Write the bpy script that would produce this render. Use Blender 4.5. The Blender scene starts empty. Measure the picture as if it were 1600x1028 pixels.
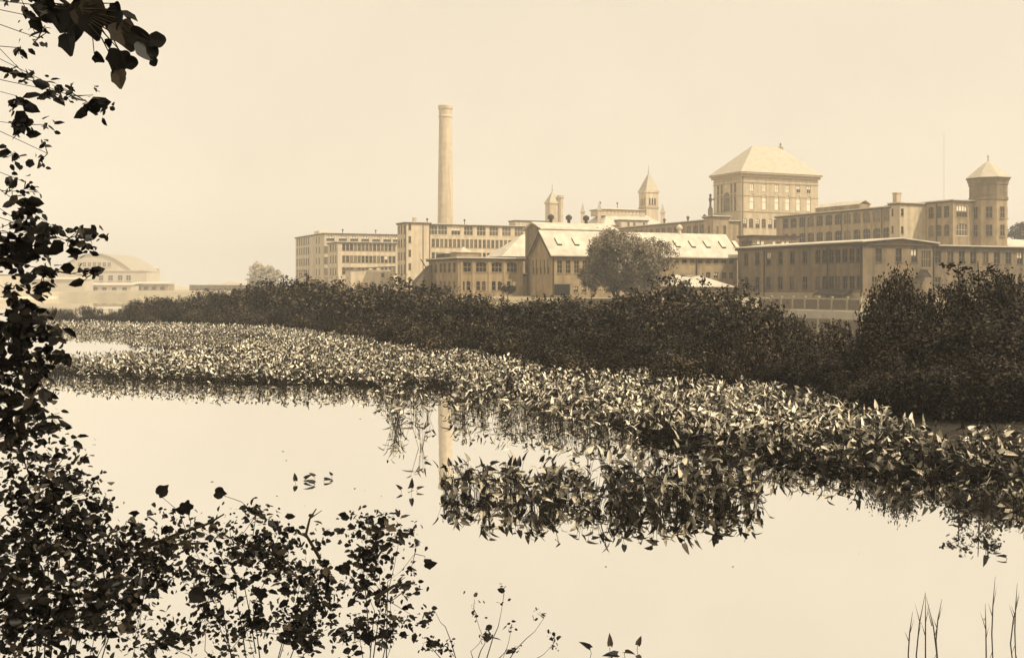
import bpy, math, random
import numpy as np
from mathutils import Vector, Matrix

# ------------------------------------------------------------------ camera, sky, sun, exposure
F, CAMH, HY = 1750.0, 3.6, 448.0          # focal length in photo pixels, eye height above water, horizon row
scene = bpy.context.scene
C = scene.collection
cam_d = bpy.data.cameras.new('camera'); cam = bpy.data.objects.new('camera', cam_d); C.objects.link(cam)
cam.location = (0, 0, CAMH); cam.rotation_euler = (math.radians(90), 0, 0)
cam_d.sensor_width = 36.0; cam_d.lens = 36.0 * F / 1600.0
cam_d.shift_y = -(514.0 - HY) / 1600.0
cam_d.clip_start = 0.05; cam_d.clip_end = 4000
scene.camera = cam

SUN_EL, SUN_AZ = math.radians(52), math.radians(122)      # azimuth clockwise from the viewing direction (+Y)
TINT = (1.0, 0.868, 0.665)
world = bpy.data.worlds.new('World'); scene.world = world; world.use_nodes = True
nt = world.node_tree; nt.nodes.clear()
def N(t, **k):
    n = nt.nodes.new(t)
    for a, b in k.items(): setattr(n, a, b)
    return n
tc = N('ShaderNodeTexCoord'); sep = N('ShaderNodeSeparateXYZ'); mx = N('ShaderNodeMath', operation='MAXIMUM'); com = N('ShaderNodeCombineXYZ')
mx.inputs[1].default_value = 0.03
sky = N('ShaderNodeTexSky', sky_type='NISHITA'); sky.sun_disc = False
sky.sun_elevation = SUN_EL; sky.sun_rotation = SUN_AZ; sky.dust_density = 6.0; sky.air_density = 1.0; sky.altitude = 0
bw = N('ShaderNodeRGBToBW'); pw = N('ShaderNodeMath', operation='POWER'); pw.inputs[1].default_value = 0.10
ml = N('ShaderNodeMath', operation='MULTIPLY'); ml.inputs[1].default_value = 6.6
cmb = N('ShaderNodeVectorMath', operation='SCALE'); cmb.inputs[0].default_value = TINT
bg = N('ShaderNodeBackground'); bg.inputs['Strength'].default_value = 0.121
out = N('ShaderNodeOutputWorld')
L = nt.links.new
L(tc.outputs['Generated'], sep.inputs[0]); L(sep.outputs['X'], com.inputs['X']); L(sep.outputs['Y'], com.inputs['Y'])
L(sep.outputs['Z'], mx.inputs[0]); L(mx.outputs[0], com.inputs['Z']); L(com.outputs[0], sky.inputs['Vector'])
L(sky.outputs[0], bw.inputs[0]); L(bw.outputs[0], pw.inputs[0]); L(pw.outputs[0], ml.inputs[0])
cn_ = N('ShaderNodeTexNoise'); cn_.inputs['Scale'].default_value = 5.0; cn_.inputs['Detail'].default_value = 9; cn_.inputs['Roughness'].default_value = 0.62    # thin mottled overcast
cr = N('ShaderNodeMapRange'); cr.inputs[1].default_value = 0.3; cr.inputs[2].default_value = 0.7; cr.inputs[3].default_value = 0.955; cr.inputs[4].default_value = 1.035
m2 = N('ShaderNodeMath', operation='MULTIPLY'); L(tc.outputs['Generated'], cn_.inputs['Vector']); L(cn_.outputs[0], cr.inputs[0]); L(cr.outputs[0], m2.inputs[1]); L(ml.outputs[0], m2.inputs[0])
L(m2.outputs[0], cmb.inputs['Scale']); L(cmb.outputs[0], bg.inputs['Color']); L(bg.outputs[0], out.inputs['Surface'])

sun_d = bpy.data.lights.new('sun', 'SUN'); sun = bpy.data.objects.new('sun', sun_d); C.objects.link(sun)
sun_d.energy = 4.4; sun_d.angle = math.radians(0.6); sun_d.color = (1.0, 0.88, 0.68)
sdir = Vector((math.sin(SUN_AZ) * math.cos(SUN_EL), math.cos(SUN_AZ) * math.cos(SUN_EL), math.sin(SUN_EL)))
sun.rotation_euler = sdir.to_track_quat('Z', 'Y').to_euler(); sun.location = (60, 20, 120)

scene.view_settings.view_transform = 'Standard'; scene.view_settings.look = 'None'
scene.view_settings.exposure = 0.0; scene.view_settings.gamma = 1.0; scene.view_settings.use_curve_mapping = False
scene.render.engine = 'CYCLES'
cy = scene.cycles
cy.use_denoising = True
try: cy.denoiser = 'OPENIMAGEDENOISE'
except Exception: pass
cy.max_bounces = 7; cy.diffuse_bounces = 3; cy.glossy_bounces = 3; cy.transmission_bounces = 2; cy.transparent_max_bounces = 6
cy.volume_bounces = 2; cy.caustics_reflective = False; cy.caustics_refractive = False
cy.sample_clamp_indirect = 6.0
HAZE_DENSITY = 0.00055

rnd = random.Random(7); rng = np.random.default_rng(11)

# ------------------------------------------------------------------ materials
def material(name, col, rough=0.85, var=0.25, scale=3.0, stretch=(1, 1, 1), spec=0.3, bump=0.0, island=0.0, translucent=0.0, metal=0.0, stain=0.0, bimodal=0.0):
    m = bpy.data.materials.new(name); m.use_nodes = True
    t = m.node_tree; b = t.nodes['Principled BSDF']; o = t.nodes['Material Output']
    b.inputs['Roughness'].default_value = rough; b.inputs['Specular IOR Level'].default_value = spec; b.inputs['Metallic'].default_value = metal
    tcn = t.nodes.new('ShaderNodeTexCoord'); mp = t.nodes.new('ShaderNodeMapping'); mp.inputs['Scale'].default_value = stretch
    t.links.new(tcn.outputs['Object'], mp.inputs[0])
    nz = t.nodes.new('ShaderNodeTexNoise'); nz.inputs['Scale'].default_value = scale; nz.inputs['Detail'].default_value = 5
    t.links.new(mp.outputs[0], nz.inputs['Vector'])
    rm = t.nodes.new('ShaderNodeMapRange'); rm.inputs[1].default_value = 0.25; rm.inputs[2].default_value = 0.75
    rm.inputs[3].default_value = 1 - var; rm.inputs[4].default_value = 1 + var
    t.links.new(nz.outputs[0], rm.inputs[0])
    fac = rm.outputs[0]
    if island:
        g = t.nodes.new('ShaderNodeNewGeometry'); r2 = t.nodes.new('ShaderNodeMapRange')
        r2.inputs[3].default_value = 1 - island; r2.inputs[4].default_value = 1 + island
        oi = t.nodes.new('ShaderNodeObjectInfo'); ad = t.nodes.new('ShaderNodeMath'); ad.operation = 'ADD'; fr_ = t.nodes.new('ShaderNodeMath'); fr_.operation = 'FRACT'
        t.links.new(g.outputs['Random Per Island'], ad.inputs[0]); t.links.new(oi.outputs['Random'], ad.inputs[1]); t.links.new(ad.outputs[0], fr_.inputs[0])
        if bimodal:                                       # random dark and pale leaves, imitating shaded and sunlit ones
            r2.inputs[1].default_value = bimodal - 0.12; r2.inputs[2].default_value = bimodal + 0.25
        t.links.new(fr_.outputs[0], r2.inputs[0])
        mm = t.nodes.new('ShaderNodeMath'); mm.operation = 'MULTIPLY'
        t.links.new(fac, mm.inputs[0]); t.links.new(r2.outputs[0], mm.inputs[1]); fac = mm.outputs[0]
    if stain:
        mp2 = t.nodes.new('ShaderNodeMapping'); mp2.inputs['Scale'].default_value = (0.9, 0.9, 0.07)
        t.links.new(tcn.outputs['Object'], mp2.inputs[0])
        n2 = t.nodes.new('ShaderNodeTexNoise'); n2.inputs['Scale'].default_value = 1.0; n2.inputs['Detail'].default_value = 6
        t.links.new(mp2.outputs[0], n2.inputs['Vector'])
        r3 = t.nodes.new('ShaderNodeMapRange'); r3.inputs[1].default_value = 0.35; r3.inputs[2].default_value = 0.7
        r3.inputs[3].default_value = 1.06; r3.inputs[4].default_value = 1 - stain
        t.links.new(n2.outputs[0], r3.inputs[0])
        mm = t.nodes.new('ShaderNodeMath'); mm.operation = 'MULTIPLY'
        t.links.new(fac, mm.inputs[0]); t.links.new(r3.outputs[0], mm.inputs[1]); fac = mm.outputs[0]
    vs = t.nodes.new('ShaderNodeVectorMath'); vs.operation = 'SCALE'; vs.inputs[0].default_value = col
    t.links.new(fac, vs.inputs['Scale']); t.links.new(vs.outputs[0], b.inputs['Base Color'])
    if bump:
        bp = t.nodes.new('ShaderNodeBump'); bp.inputs['Strength'].default_value = bump; bp.inputs['Distance'].default_value = 0.05
        t.links.new(nz.outputs[0], bp.inputs['Height']); t.links.new(bp.outputs[0], b.inputs['Normal'])
    if translucent:
        tr = t.nodes.new('ShaderNodeBsdfTranslucent'); t.links.new(vs.outputs[0], tr.inputs[0])
        mi = t.nodes.new('ShaderNodeMixShader'); mi.inputs[0].default_value = translucent
        t.links.new(b.outputs[0], mi.inputs[1]); t.links.new(tr.outputs[0], mi.inputs[2]); t.links.new(mi.outputs[0], o.inputs['Surface'])
    return m

def sep3(v, s=1.0): return (v * s, v * 0.755 * s, v * 0.455 * s)      # the sepia of the print's middle tones
def pale(v): return (v, v * 0.93, v * 0.80)
M = {}
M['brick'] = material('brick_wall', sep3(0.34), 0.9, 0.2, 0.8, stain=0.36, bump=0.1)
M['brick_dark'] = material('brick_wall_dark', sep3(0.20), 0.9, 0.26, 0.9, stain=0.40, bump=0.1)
M['brick_pale'] = material('brick_wall_pale', (0.52, 0.425, 0.29), 0.9, 0.14, 0.7, stain=0.26, bump=0.1)  # paler tone carries part of the distance haze
M['brick_far'] = material('haze_paled_brick', (0.60, 0.50, 0.36), 0.9, 0.12, 0.6, stain=0.26, bump=0.1)  # far brick lightened: distance haze put into the colour
M['stone'] = material('trim_stone', (0.36, 0.29, 0.19), 0.9, 0.12, 1.2)
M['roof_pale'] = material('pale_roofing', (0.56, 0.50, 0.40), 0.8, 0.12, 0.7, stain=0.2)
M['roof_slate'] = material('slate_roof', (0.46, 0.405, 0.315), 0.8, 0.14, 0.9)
M['trim_dark'] = material('dark_eave', sep3(0.06), 0.85, 0.2, 1.5)
M['trim_pale'] = material('pale_trim', (0.60, 0.53, 0.41), 0.8, 0.08, 1.0)
M['frame_dark'] = material('dark_window_paint', sep3(0.09), 0.7, 0.1, 2.0)
M['frame'] = material('window_paint', (0.22, 0.165, 0.09), 0.7, 0.1, 2.0)
M['frame_pale'] = material('pale_window_paint', (0.52, 0.45, 0.33), 0.7, 0.1, 2.0)
M['pane'] = material('window_glass', (0.02, 0.015, 0.008), 0.15, 0.5, 0.35, spec=0.3, island=0.6)
M['blind'] = material('drawn_blind', (0.80, 0.73, 0.60), 0.5, 0.06, 1.0, spec=0.3)
M['pane_mid'] = material('mid_tone_glass', (0.13, 0.10, 0.055), 0.25, 0.6, 0.5, spec=0.4, island=0.6)  # lighter glass; on the far mills its tone stands for haze
M['metal'] = material('dark_iron', sep3(0.05), 0.6, 0.2, 3.0)
M['wood_grey'] = material('weathered_boards', sep3(0.20), 0.9, 0.25, 1.5, (1, 1, 4))
M['wood_pale'] = material('pale_post_wood', (0.46, 0.38, 0.26), 0.9, 0.15, 3.0)
M['bark'] = material('bark', sep3(0.05), 0.95, 0.4, 6.0, (1, 1, 0.3), bump=0.4)
M['twig'] = material('twig_bark', sep3(0.02), 0.9, 0.4, 9.0, spec=0.08)
M['leaf_thicket'] = material('thicket_leaf', sep3(0.052), 0.5, 0.4, 0.35, island=0.93, spec=0.10, translucent=0.03, bimodal=0.68)
M['leaf_thicket_pale'] = material('alder_leaf', sep3(0.10), 0.5, 0.4, 0.35, island=0.90, spec=0.10, translucent=0.03, bimodal=0.66)
M['leaf_near'] = material('foreground_leaf', sep3(0.045), 0.45, 0.25, 2.0, island=0.88, spec=0.12, translucent=0.04, bimodal=0.85)
M['leaf_willow'] = material('pale_tree_leaf', (0.20, 0.16, 0.095), 0.5, 0.3, 0.35, island=0.45, spec=0.4, translucent=0.2)
M['leaf_far'] = material('far_tree_leaf', (0.34, 0.28, 0.18), 0.7, 0.2, 0.3, island=0.3, spec=0.2)  # paled so the leaf colour itself carries haze
M['leaf_water'] = material('pickerel_leaf', (0.46, 0.415, 0.33), 0.4, 0.15, 2.0, island=0.97, spec=0.15, translucent=0.02, bimodal=0.50)
M['leaf_clump'] = material('silhouetted_leaf', (0.30, 0.265, 0.20), 0.4, 0.15, 2.0, island=0.96, spec=0.12, translucent=0.02, bimodal=0.66)  # water-plant leaf darkened to paint the front plants as silhouettes
M['dark_leaf'] = material('shade_and_fallen_leaf', sep3(0.010), 0.9, 0.3, 3.0, island=0.5, spec=0.03)  # near-black: imitates shade under the bed; also used for floating leaves
M['stalk'] = material('pickerel_stalk', sep3(0.035), 0.7, 0.3, 3.0, spec=0.08)
M['soil'] = material('bank_soil', sep3(0.03), 0.95, 0.4, 1.2, bump=0.5)
M['yard'] = material('yard_ground', (0.34, 0.28, 0.18), 0.95, 0.25, 0.15, bump=0.2)
M['sand'] = material('shore_sand', (0.52, 0.45, 0.33), 0.95, 0.2, 0.2)
M['reed'] = material('reed_stem', sep3(0.03), 0.7, 0.3, 8.0)

# pond: still water, a near mirror of the bright sky
wm = bpy.data.materials.new('pond_water'); wm.use_nodes = True
t = wm.node_tree; t.nodes.clear()
o_ = t.nodes.new('ShaderNodeOutputMaterial'); gl = t.nodes.new('ShaderNodeBsdfGlossy'); gl.inputs['Roughness'].default_value = 0.012
gl.inputs['Color'].default_value = (0.985, 0.975, 0.955, 1)
tcw = t.nodes.new('ShaderNodeTexCoord'); mpw = t.nodes.new('ShaderNodeMapping'); mpw.inputs['Scale'].default_value = (0.9, 0.35, 1)
nw = t.nodes.new('ShaderNodeTexNoise'); nw.inputs['Scale'].default_value = 1.6; nw.inputs['Detail'].default_value = 3
bw_ = t.nodes.new('ShaderNodeBump'); bw_.inputs['Strength'].default_value = 0.05; bw_.inputs['Distance'].default_value = 0.02
t.links.new(tcw.outputs['Object'], mpw.inputs[0]); t.links.new(mpw.outputs[0], nw.inputs['Vector']); t.links.new(nw.outputs[0], bw_.inputs['Height'])
t.links.new(bw_.outputs[0], gl.inputs['Normal']); t.links.new(gl.outputs[0], o_.inputs['Surface'])
M['water'] = wm

# ------------------------------------------------------------------ helpers
ANG = math.atan2(0.42, 0.908); VX, VY = math.cos(ANG), math.sin(ANG); UX, UY = -VY, VX    # street grid of the mill
def at(px, D, py=None): return Vector(((px - 800) / F * D, D, CAMH if py is None else CAMH - (py - HY) * D / F))
def zat(Y, py): return CAMH - (py - HY) * Y / F
def s_on_v(O, px): k = (px - 800) / F; return (k * O[1] - O[0]) / (VX - k * VY)
def t_on_u(O, px): k = (px - 800) / F; return (k * O[1] - O[0]) / (UX - k * UY)

def tag(o, label=None, cat=None, group=None, kind=None):
    if label: o['label'] = label
    if cat: o['category'] = cat
    if group: o['group'] = group
    if kind: o['kind'] = kind
    return o
def link(name, data, parent=None, mat=None, loc=None, rz=0.0):
    o = bpy.data.objects.new(name, data); C.objects.link(o)
    if parent is not None: o.parent = parent
    if loc is not None: o.location = loc
    if rz: o.rotation_euler = (0, 0, rz)
    if mat is not None and data is not None and not data.materials: data.materials.append(mat)
    return o
def empty(name, loc, rz=0.0):
    o = bpy.data.objects.new(name, None); C.objects.link(o); o.location = loc; o.rotation_euler = (0, 0, rz); o.empty_display_size = 0.3
    return o

class MB:
    def __init__(s): s.v = []; s.f = []
    def poly(s, pts):
        n = len(s.v); s.v += [tuple(p) for p in pts]; s.f.append(tuple(range(n, n + len(pts)))); return s
    def box(s, x0, x1, y0, y1, z0, z1):
        n = len(s.v)
        s.v += [(x0, y0, z0), (x1, y0, z0), (x1, y1, z0), (x0, y1, z0), (x0, y0, z1), (x1, y0, z1), (x1, y1, z1), (x0, y1, z1)]
        s.f += [tuple(n + i for i in q) for q in ((3, 2, 1, 0), (4, 5, 6, 7), (0, 1, 5, 4), (1, 2, 6, 5), (2, 3, 7, 6), (3, 0, 4, 7))]
        return s
    def solid(s, pts, thick):                    # slab: polygon with thickness straight down
        n = len(pts); b = len(s.v)
        s.v += [tuple(p) for p in pts] + [(p[0], p[1], p[2] - thick) for p in pts]
        s.f.append(tuple(b + i for i in range(n))); s.f.append(tuple(b + n + i for i in reversed(range(n))))
        for i in range(n): j = (i + 1) % n; s.f.append((b + i, b + n + i, b + n + j, b + j))
        return s
    def tube(s, pts, rads, n=6):
        pts = [Vector(p) for p in pts]; b = len(s.v)
        for i, p in enumerate(pts):
            d = (pts[min(i + 1, len(pts) - 1)] - pts[max(i - 1, 0)]).normalized()
            a = d.orthogonal().normalized() if abs(d.z) > 0.9 else d.cross(Vector((0, 0, 1))).normalized()
            c = d.cross(a)
            for k in range(n):
                th = 2 * math.pi * k / n
                s.v.append(tuple(p + (a * math.cos(th) + c * math.sin(th)) * rads[i]))
        for i in range(len(pts) - 1):
            for k in range(n):
                k2 = (k + 1) % n
                s.f.append((b + i * n + k, b + i * n + k2, b + (i + 1) * n + k2, b + (i + 1) * n + k))
        s.f.append(tuple(b + (len(pts) - 1) * n + k for k in range(n)))
        return s
    def lathe(s, cx, cy, prof, n=16, rot=0.0):
        b = len(s.v)
        for r, z in prof:
            for k in range(n):
                th = 2 * math.pi * k / n + rot; s.v.append((cx + r * math.cos(th), cy + r * math.sin(th), z))
        for i in range(len(prof) - 1):
            for k in range(n):
                k2 = (k + 1) % n; s.f.append((b + i * n + k, b + i * n + k2, b + (i + 1) * n + k2, b + (i + 1) * n + k))
        s.f.append(tuple(b + (len(prof) - 1) * n + k for k in range(n)))
        return s
    def mesh(s, name):
        me = bpy.data.meshes.new(name); me.from_pydata(s.v, [], s.f); me.update(); return me
    def build(s, name, mat, parent=None, loc=None, rz=0.0):
        return link(name, s.mesh(name), parent, M[mat] if isinstance(mat, str) else mat, loc, rz)

def np_mesh(name, verts, faces):
    verts = np.asarray(verts, dtype=np.float32).reshape(-1, 3); faces = np.asarray(faces, dtype=np.int32); k = faces.shape[1]
    me = bpy.data.meshes.new(name)
    me.vertices.add(len(verts)); me.vertices.foreach_set('co', verts.ravel())
    me.loops.add(faces.size); me.loops.foreach_set('vertex_index', faces.ravel())
    me.polygons.add(len(faces)); me.polygons.foreach_set('loop_start', np.arange(len(faces), dtype=np.int32) * k)
    me.update(calc_edges=True)
    return me

# ------------------------------------------------------------------ windows and walls
_wcache = {}
def window_meshes(w, h, nx, nz, fm, arch):
    key = (round(w, 2), round(h, 2), nx, nz, fm, round(arch, 2))
    if key not in _wcache:
        f = MB(); t = min(0.09, w * 0.09)
        f.box(-w / 2, -w / 2 + t, 0.09, 0.17, 0, h - arch); f.box(w / 2 - t, w / 2, 0.09, 0.17, 0, h - arch)
        f.box(-w / 2 + t, w / 2 - t, 0.09, 0.17, 0, t); 
        if not arch: f.box(-w / 2 + t, w / 2 - t, 0.09, 0.17, h - t, h)
        for i in range(1, nx):
            x = -w / 2 + w * i / nx; f.box(x - t * 0.5, x + t * 0.5, 0.10, 0.16, t, h - t * 0.5)
        for i in range(1, nz):
            z = h * i / nz; f.box(-w / 2 + t, w / 2 - t, 0.085, 0.155, z - t * 0.55, z + t * 0.55)
        f.box(-w / 2 - 0.1, w / 2 + 0.1, -0.08, 0.10, -0.14, -0.003)
        me = f.mesh('window'); me.materials.append(M[fm]); _wcache[key] = me
    return _wcache[key]
_pcache = {}
def pane_mesh(w, h, pm):
    key = (round(w, 2), round(h, 2), pm)
    if key not in _pcache:
        p = MB().box(-w / 2 + 0.01, w / 2 - 0.01, 0.18, 0.21, 0.01, h - 0.01); me = p.mesh('pane')
        me.materials.append(M[pm]); _pcache[key] = me
    return _pcache[key]
def add_window(root, face, o, x0, y0):
    a, zb, w, h, arch, nx, nz, pm, fm = o
    loc = (a, y0, zb) if face == 'v' else (x0, a, zb); rz = 0 if face == 'v' else -math.pi / 2
    wo = link('window', window_meshes(w, h, nx, nz, fm, arch), root, None, loc, rz)
    if pm == 'pane' and rnd.random() < 0.16: pm = rnd.choice(('half', 'pane_mid', 'pane_mid'))
    if pm == 'half':                                     # blind drawn over the upper sash
        link('pane', pane_mesh(w, h * 0.45, 'pane'), wo); link('blind', pane_mesh(w, h * 0.55, 'blind'), wo, None, (0, 0, h * 0.45))
    else:
        link('pane', pane_mesh(w, h, pm), wo)
def op(a, zb, w, h, arch=0.0, nx=2, nz=2, pm='pane', fm='frame'): return (a, zb, w, h, arch, nx, nz, pm, fm)

def wall_face(mb, face, a0, a1, h, ops, x0, y0, zbase=0.0):
    def P(a, d, z): return (a, y0 + d, z) if face == 'v' else (x0 + d, a, z)
    ca = sorted({a0, a1, *[round(o[0] - o[2] / 2, 4) for o in ops], *[round(o[0] + o[2] / 2, 4) for o in ops]})
    cz = sorted({zbase, h, *[round(o[1], 4) for o in ops], *[round(o[1] + o[3], 4) for o in ops]})
    ca = [c for c in ca if a0 <= c <= a1]; cz = [c for c in cz if zbase <= c <= h]
    for i in range(len(ca) - 1):
        run = None
        for j in range(len(cz) - 1):
            am, zm = (ca[i] + ca[i + 1]) / 2, (cz[j] + cz[j + 1]) / 2
            hole = any(abs(am - o[0]) < o[2] / 2 and o[1] < zm < o[1] + o[3] for o in ops)
            if not hole:
                if run is None: run = cz[j]
                end = cz[j + 1]
            if (hole or j == len(cz) - 2) and run is not None:
                mb.poly([P(ca[i], 0, run), P(ca[i + 1], 0, run), P(ca[i + 1], 0, end), P(ca[i], 0, end)]); run = None
    R = 0.24
    for o in ops:
        l, r, b, tp = o[0] - o[2] / 2, o[0] + o[2] / 2, o[1], o[1] + o[3]
        for q in (((l, b), (l, tp)), ((r, b), (r, tp)), ((l, b), (r, b)), ((l, tp), (r, tp))):
            mb.poly([P(q[0][0], 0, q[0][1]), P(q[1][0], 0, q[1][1]), P(q[1][0], R, q[1][1]), P(q[0][0], R, q[0][1])])
        if o[4]:                                          # segmental arch: spandrels closing the top corners
            n = 8; arc = [(o[0] - o[2] / 2 * math.cos(math.pi * k / n), tp - o[4] + o[4] * math.sin(math.pi * k / n)) for k in range(n + 1)]
            for k in range(n):
                p, q = arc[k], arc[k + 1]
                mb.poly([P(p[0], 0, p[1]), P(q[0], 0, q[1]), P(q[0], 0, tp), P(p[0], 0, tp)])
                mb.poly([P(p[0], 0, p[1]), P(q[0], 0, q[1]), P(q[0], R, q[1]), P(p[0], R, p[1])])
def block(root, x0, x1, y0, y1, h, vops=(), uops=(), mat='brick', zbase=0.0, name='wall'):
    mb = MB()
    wall_face(mb, 'v', x0, x1, h, list(vops), x0, y0, zbase); wall_face(mb, 'u', y0, y1, h, list(uops), x0, y0, zbase)
    mb.poly([(x0, y1, zbase), (x1, y1, zbase), (x1, y1, h), (x0, y1, h)]); mb.poly([(x1, y0, zbase), (x1, y1, zbase), (x1, y1, h), (x1, y0, h)])
    mb.poly([(x0, y0, h), (x1, y0, h), (x1, y1, h), (x0, y1, h)])
    w = mb.build(name, mat, root)
    for o in vops: add_window(root, 'v', o, x0, y0)
    for o in uops: add_window(root, 'u', o, x0, y0)
    return w
def flat_roof(root, x0, x1, y0, y1, h, over=0.45, th=0.22, mat='roof_pale', eave=True):
    if eave: MB().box(x0 - over * 0.75, x1 + over * 0.75, y0 - over * 0.75, y1 + over * 0.75, h + 0.003, h + 0.32).build('eave', 'trim_dark', root); h += 0.323
    return MB().box(x0 - over, x1 + over, y0 - over, y1 + over, h, h + th).build('roof', mat, root)
def gable_roof(root, x0, x1, y0, y1, he, hr, along='x', over=0.5, th=0.18, mat='roof_pale'):
    mb = MB()
    if along == 'x':
        ym = (y0 + y1) / 2; k = (hr - he) / (ym - y0); dz = k * over
        for (ya, s) in ((y0 - over, -1), (y1 + over, 1)):
            mb.solid([(x0 - over, ya, he - dz + th), (x1 + over, ya, he - dz + th), (x1 + over, ym, hr + th), (x0 - over, ym, hr + th)], th)
    else:
        xm = (x0 + x1) / 2; k = (hr - he) / (xm - x0); dz = k * over
        for xa in (x0 - over, x1 + over):
            mb.solid([(xa, y0 - over, he - dz + th), (xa, y1 + over, he - dz + th), (xm, y1 + over, hr + th), (xm, y0 - over, hr + th)], th)
    return mb.build('roof', mat, root)
def gable_ends(root, x0, x1, y0, y1, he, hr, along, mat):
    mb = MB()
    if along == 'x':
        for x in (x0, x1): MB().poly([(x, y0, he), (x, y1, he), (x, (y0 + y1) / 2, hr)]).build('gable', mat, root)
    else:
        for y in (y0, y1): MB().poly([(x0, y, he), (x1, y, he), ((x0 + x1) / 2, y, hr)]).build('gable', mat, root)
def hip_roof(root, x0, x1, y0, y1, he, hr, inset_x, inset_y, over=0.6, mat='roof_slate'):
    a = [(x0 - over, y0 - over, he), (x1 + over, y0 - over, he), (x1 + over, y1 + over, he), (x0 - over, y1 + over, he)]
    b = [(x0 + inset_x, y0 + inset_y, hr), (x1 - inset_x, y0 + inset_y, hr), (x1 - inset_x, y1 - inset_y, hr), (x0 + inset_x, y1 - inset_y, hr)]
    mb = MB(); 
    for i in range(4): j = (i + 1) % 4; mb.poly([a[i], a[j], b[j], b[i]])
    mb.poly(b); mb.poly(list(reversed(a)))
    return mb.build('roof', mat, root)
def downpipe(root, face, a, h0, h1, x0=0, y0=0):
    if face == 'v': MB().box(a - 0.07, a + 0.07, y0 - 0.16, y0 - 0.02, h0, h1).build('downpipe', 'metal', root)
    else: MB().box(x0 - 0.16, x0 - 0.02, a - 0.07, a + 0.07, h0, h1).build('downpipe', 'metal', root)
def pick(seq): return seq[rnd.randrange(len(seq))]

# ------------------------------------------------------------------ the setting: pond, banks, yard
tag(MB().poly([(-450, -40, 0), (450, -40, 0), (450, 800, 0), (-450, 800, 0)]).build('pond', 'water'), kind='structure')

def mound(name, outline, z, mat, skirt=3.0, zb=-0.6):
    # outline: list of (x, y); flat-topped bank with a sloping edge
    cx = sum(p[0] for p in outline) / len(outline); cyy = sum(p[1] for p in outline) / len(outline)
    import bmesh
    bm = bmesh.new(); top = [bm.verts.new((p[0], p[1], z + rnd.uniform(-0.05, 0.05))) for p in outline]
    n = len(outline); low = []
    area = sum(outline[i][0] * outline[(i + 1) % n][1] - outline[(i + 1) % n][0] * outline[i][1] for i in range(n))
    for i in range(n):
        a, b = Vector(outline[i - 1]), Vector(outline[(i + 1) % n]); d = (b - a).normalized(); nn = Vector((d.y, -d.x)) * (1 if area > 0 else -1)
        low.append(bm.verts.new((outline[i][0] + nn.x * skirt, outline[i][1] + nn.y * skirt, zb)))
    f = bm.faces.new(top); bmesh.ops.triangulate(bm, faces=[f])
    for i in range(n): bm.faces.new((top[i], low[i], low[(i + 1) % n], top[(i + 1) % n]))
    me = bpy.data.meshes.new(name); bm.to_mesh(me); bm.free()
    return tag(link(name, me, None, M[mat]), kind='structure')
def subdiv(pts, step):
    out = []
    for i in range(len(pts)):
        a, b = Vector(pts[i]), Vector(pts[(i + 1) % len(pts)]); n = max(1, int((b - a).length / step))
        for k in range(n): p = a.lerp(b, k / n); out.append((p.x + rnd.uniform(-.1, .1) * step * 0.5, p.y + rnd.uniform(-.1, .1) * step * 0.5))
    return out
yard = [(430, 166), (120, 156), (62, 145), (46.2, 143.5), (37.5, 160.5), (15, 150), (-20, 152), (-40, 205), (-62, 300), (-95, 352), (-150, 372), (-210, 352), (-300, 330), (-430, 300), (-430, 790), (430, 790)]
mound('mill_yard', yard, 2.0, 'yard', 2.6, -0.4)
shore = [(-150, 362), (-190, 345), (-260, 330), (-430, 292), (-430, 300), (-300, 331), (-210, 353), (-150, 373)]
mound('sandy_shore', shore, 0.45, 'sand', 4.0, -0.3)
front = [(60, 99), (200, 96), (430, 86), (530, 73), (620, 55), (760, 51), (860, 42), (1040, 39), (1200, 34.5), (1350, 29), (1400, 27.5), (1440, 25), (1720, 24.5)]
back = [(1720, 60), (1500, 62), (1350, 70), (1200, 84), (1050, 95), (900, 105), (700, 115), (450, 125), (250, 128), (110, 122)]
pen = [tuple(at(p, d)[:2]) for p, d in front + back]
mound('wooded_spit', pen, 0.3, 'soil', 1.4, -0.3)
nb = MB(); xs = np.linspace(-30, 30, 61)
ys = [-30, -2, 1, 3, 4.5, 5.6, 6.4, 7.5]; zs = [2.3, 2.1, 1.75, 1.2, 0.75, 0.35, 0.05, -0.4]
grid = [[(x, y + (0.5 * math.sin(x * 0.9) + 0.35 * math.sin(x * 2.3 + 1) if y > 2 else 0) + (0.7 if x < -2.5 and y > 4 else 0), z + rnd.uniform(-.04, .04)) for x in xs] for y, z in zip(ys, zs)]
nb.v = [p for r in grid for p in r]
nb.f = [(j * 61 + i, j * 61 + i + 1, (j + 1) * 61 + i + 1, (j + 1) * 61 + i) for j in range(len(ys) - 1) for i in range(60)]
tag(nb.build('near_bank', 'soil'), kind='structure')
# low wooded rise closing the view far behind the mill
hb = MB(); hx = np.linspace(-425, 425, 120)
hv = [(x, 772, 1.9) for x in hx] + [(x, 778, 7 + 4 * math.sin(x * 0.013) + 2.2 * math.sin(x * 0.07 + 2) + rnd.uniform(-.8, .8)) for x in hx] + [(x, 788, 1.9) for x in hx]
hb.v = hv; hb.f = [(i, i + 1, 121 + i, 120 + i) for i in range(119)] + [(120 + i, 121 + i, 241 + i, 240 + i) for i in range(119)]
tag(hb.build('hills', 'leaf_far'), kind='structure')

# ------------------------------------------------------------------ the mill buildings
def root_at(name, label, O, z0=2.0, cat='building'):
    r = empty(name, (O[0], O[1], z0), ANG); return tag(r, label, cat)
GRP = None
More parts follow.
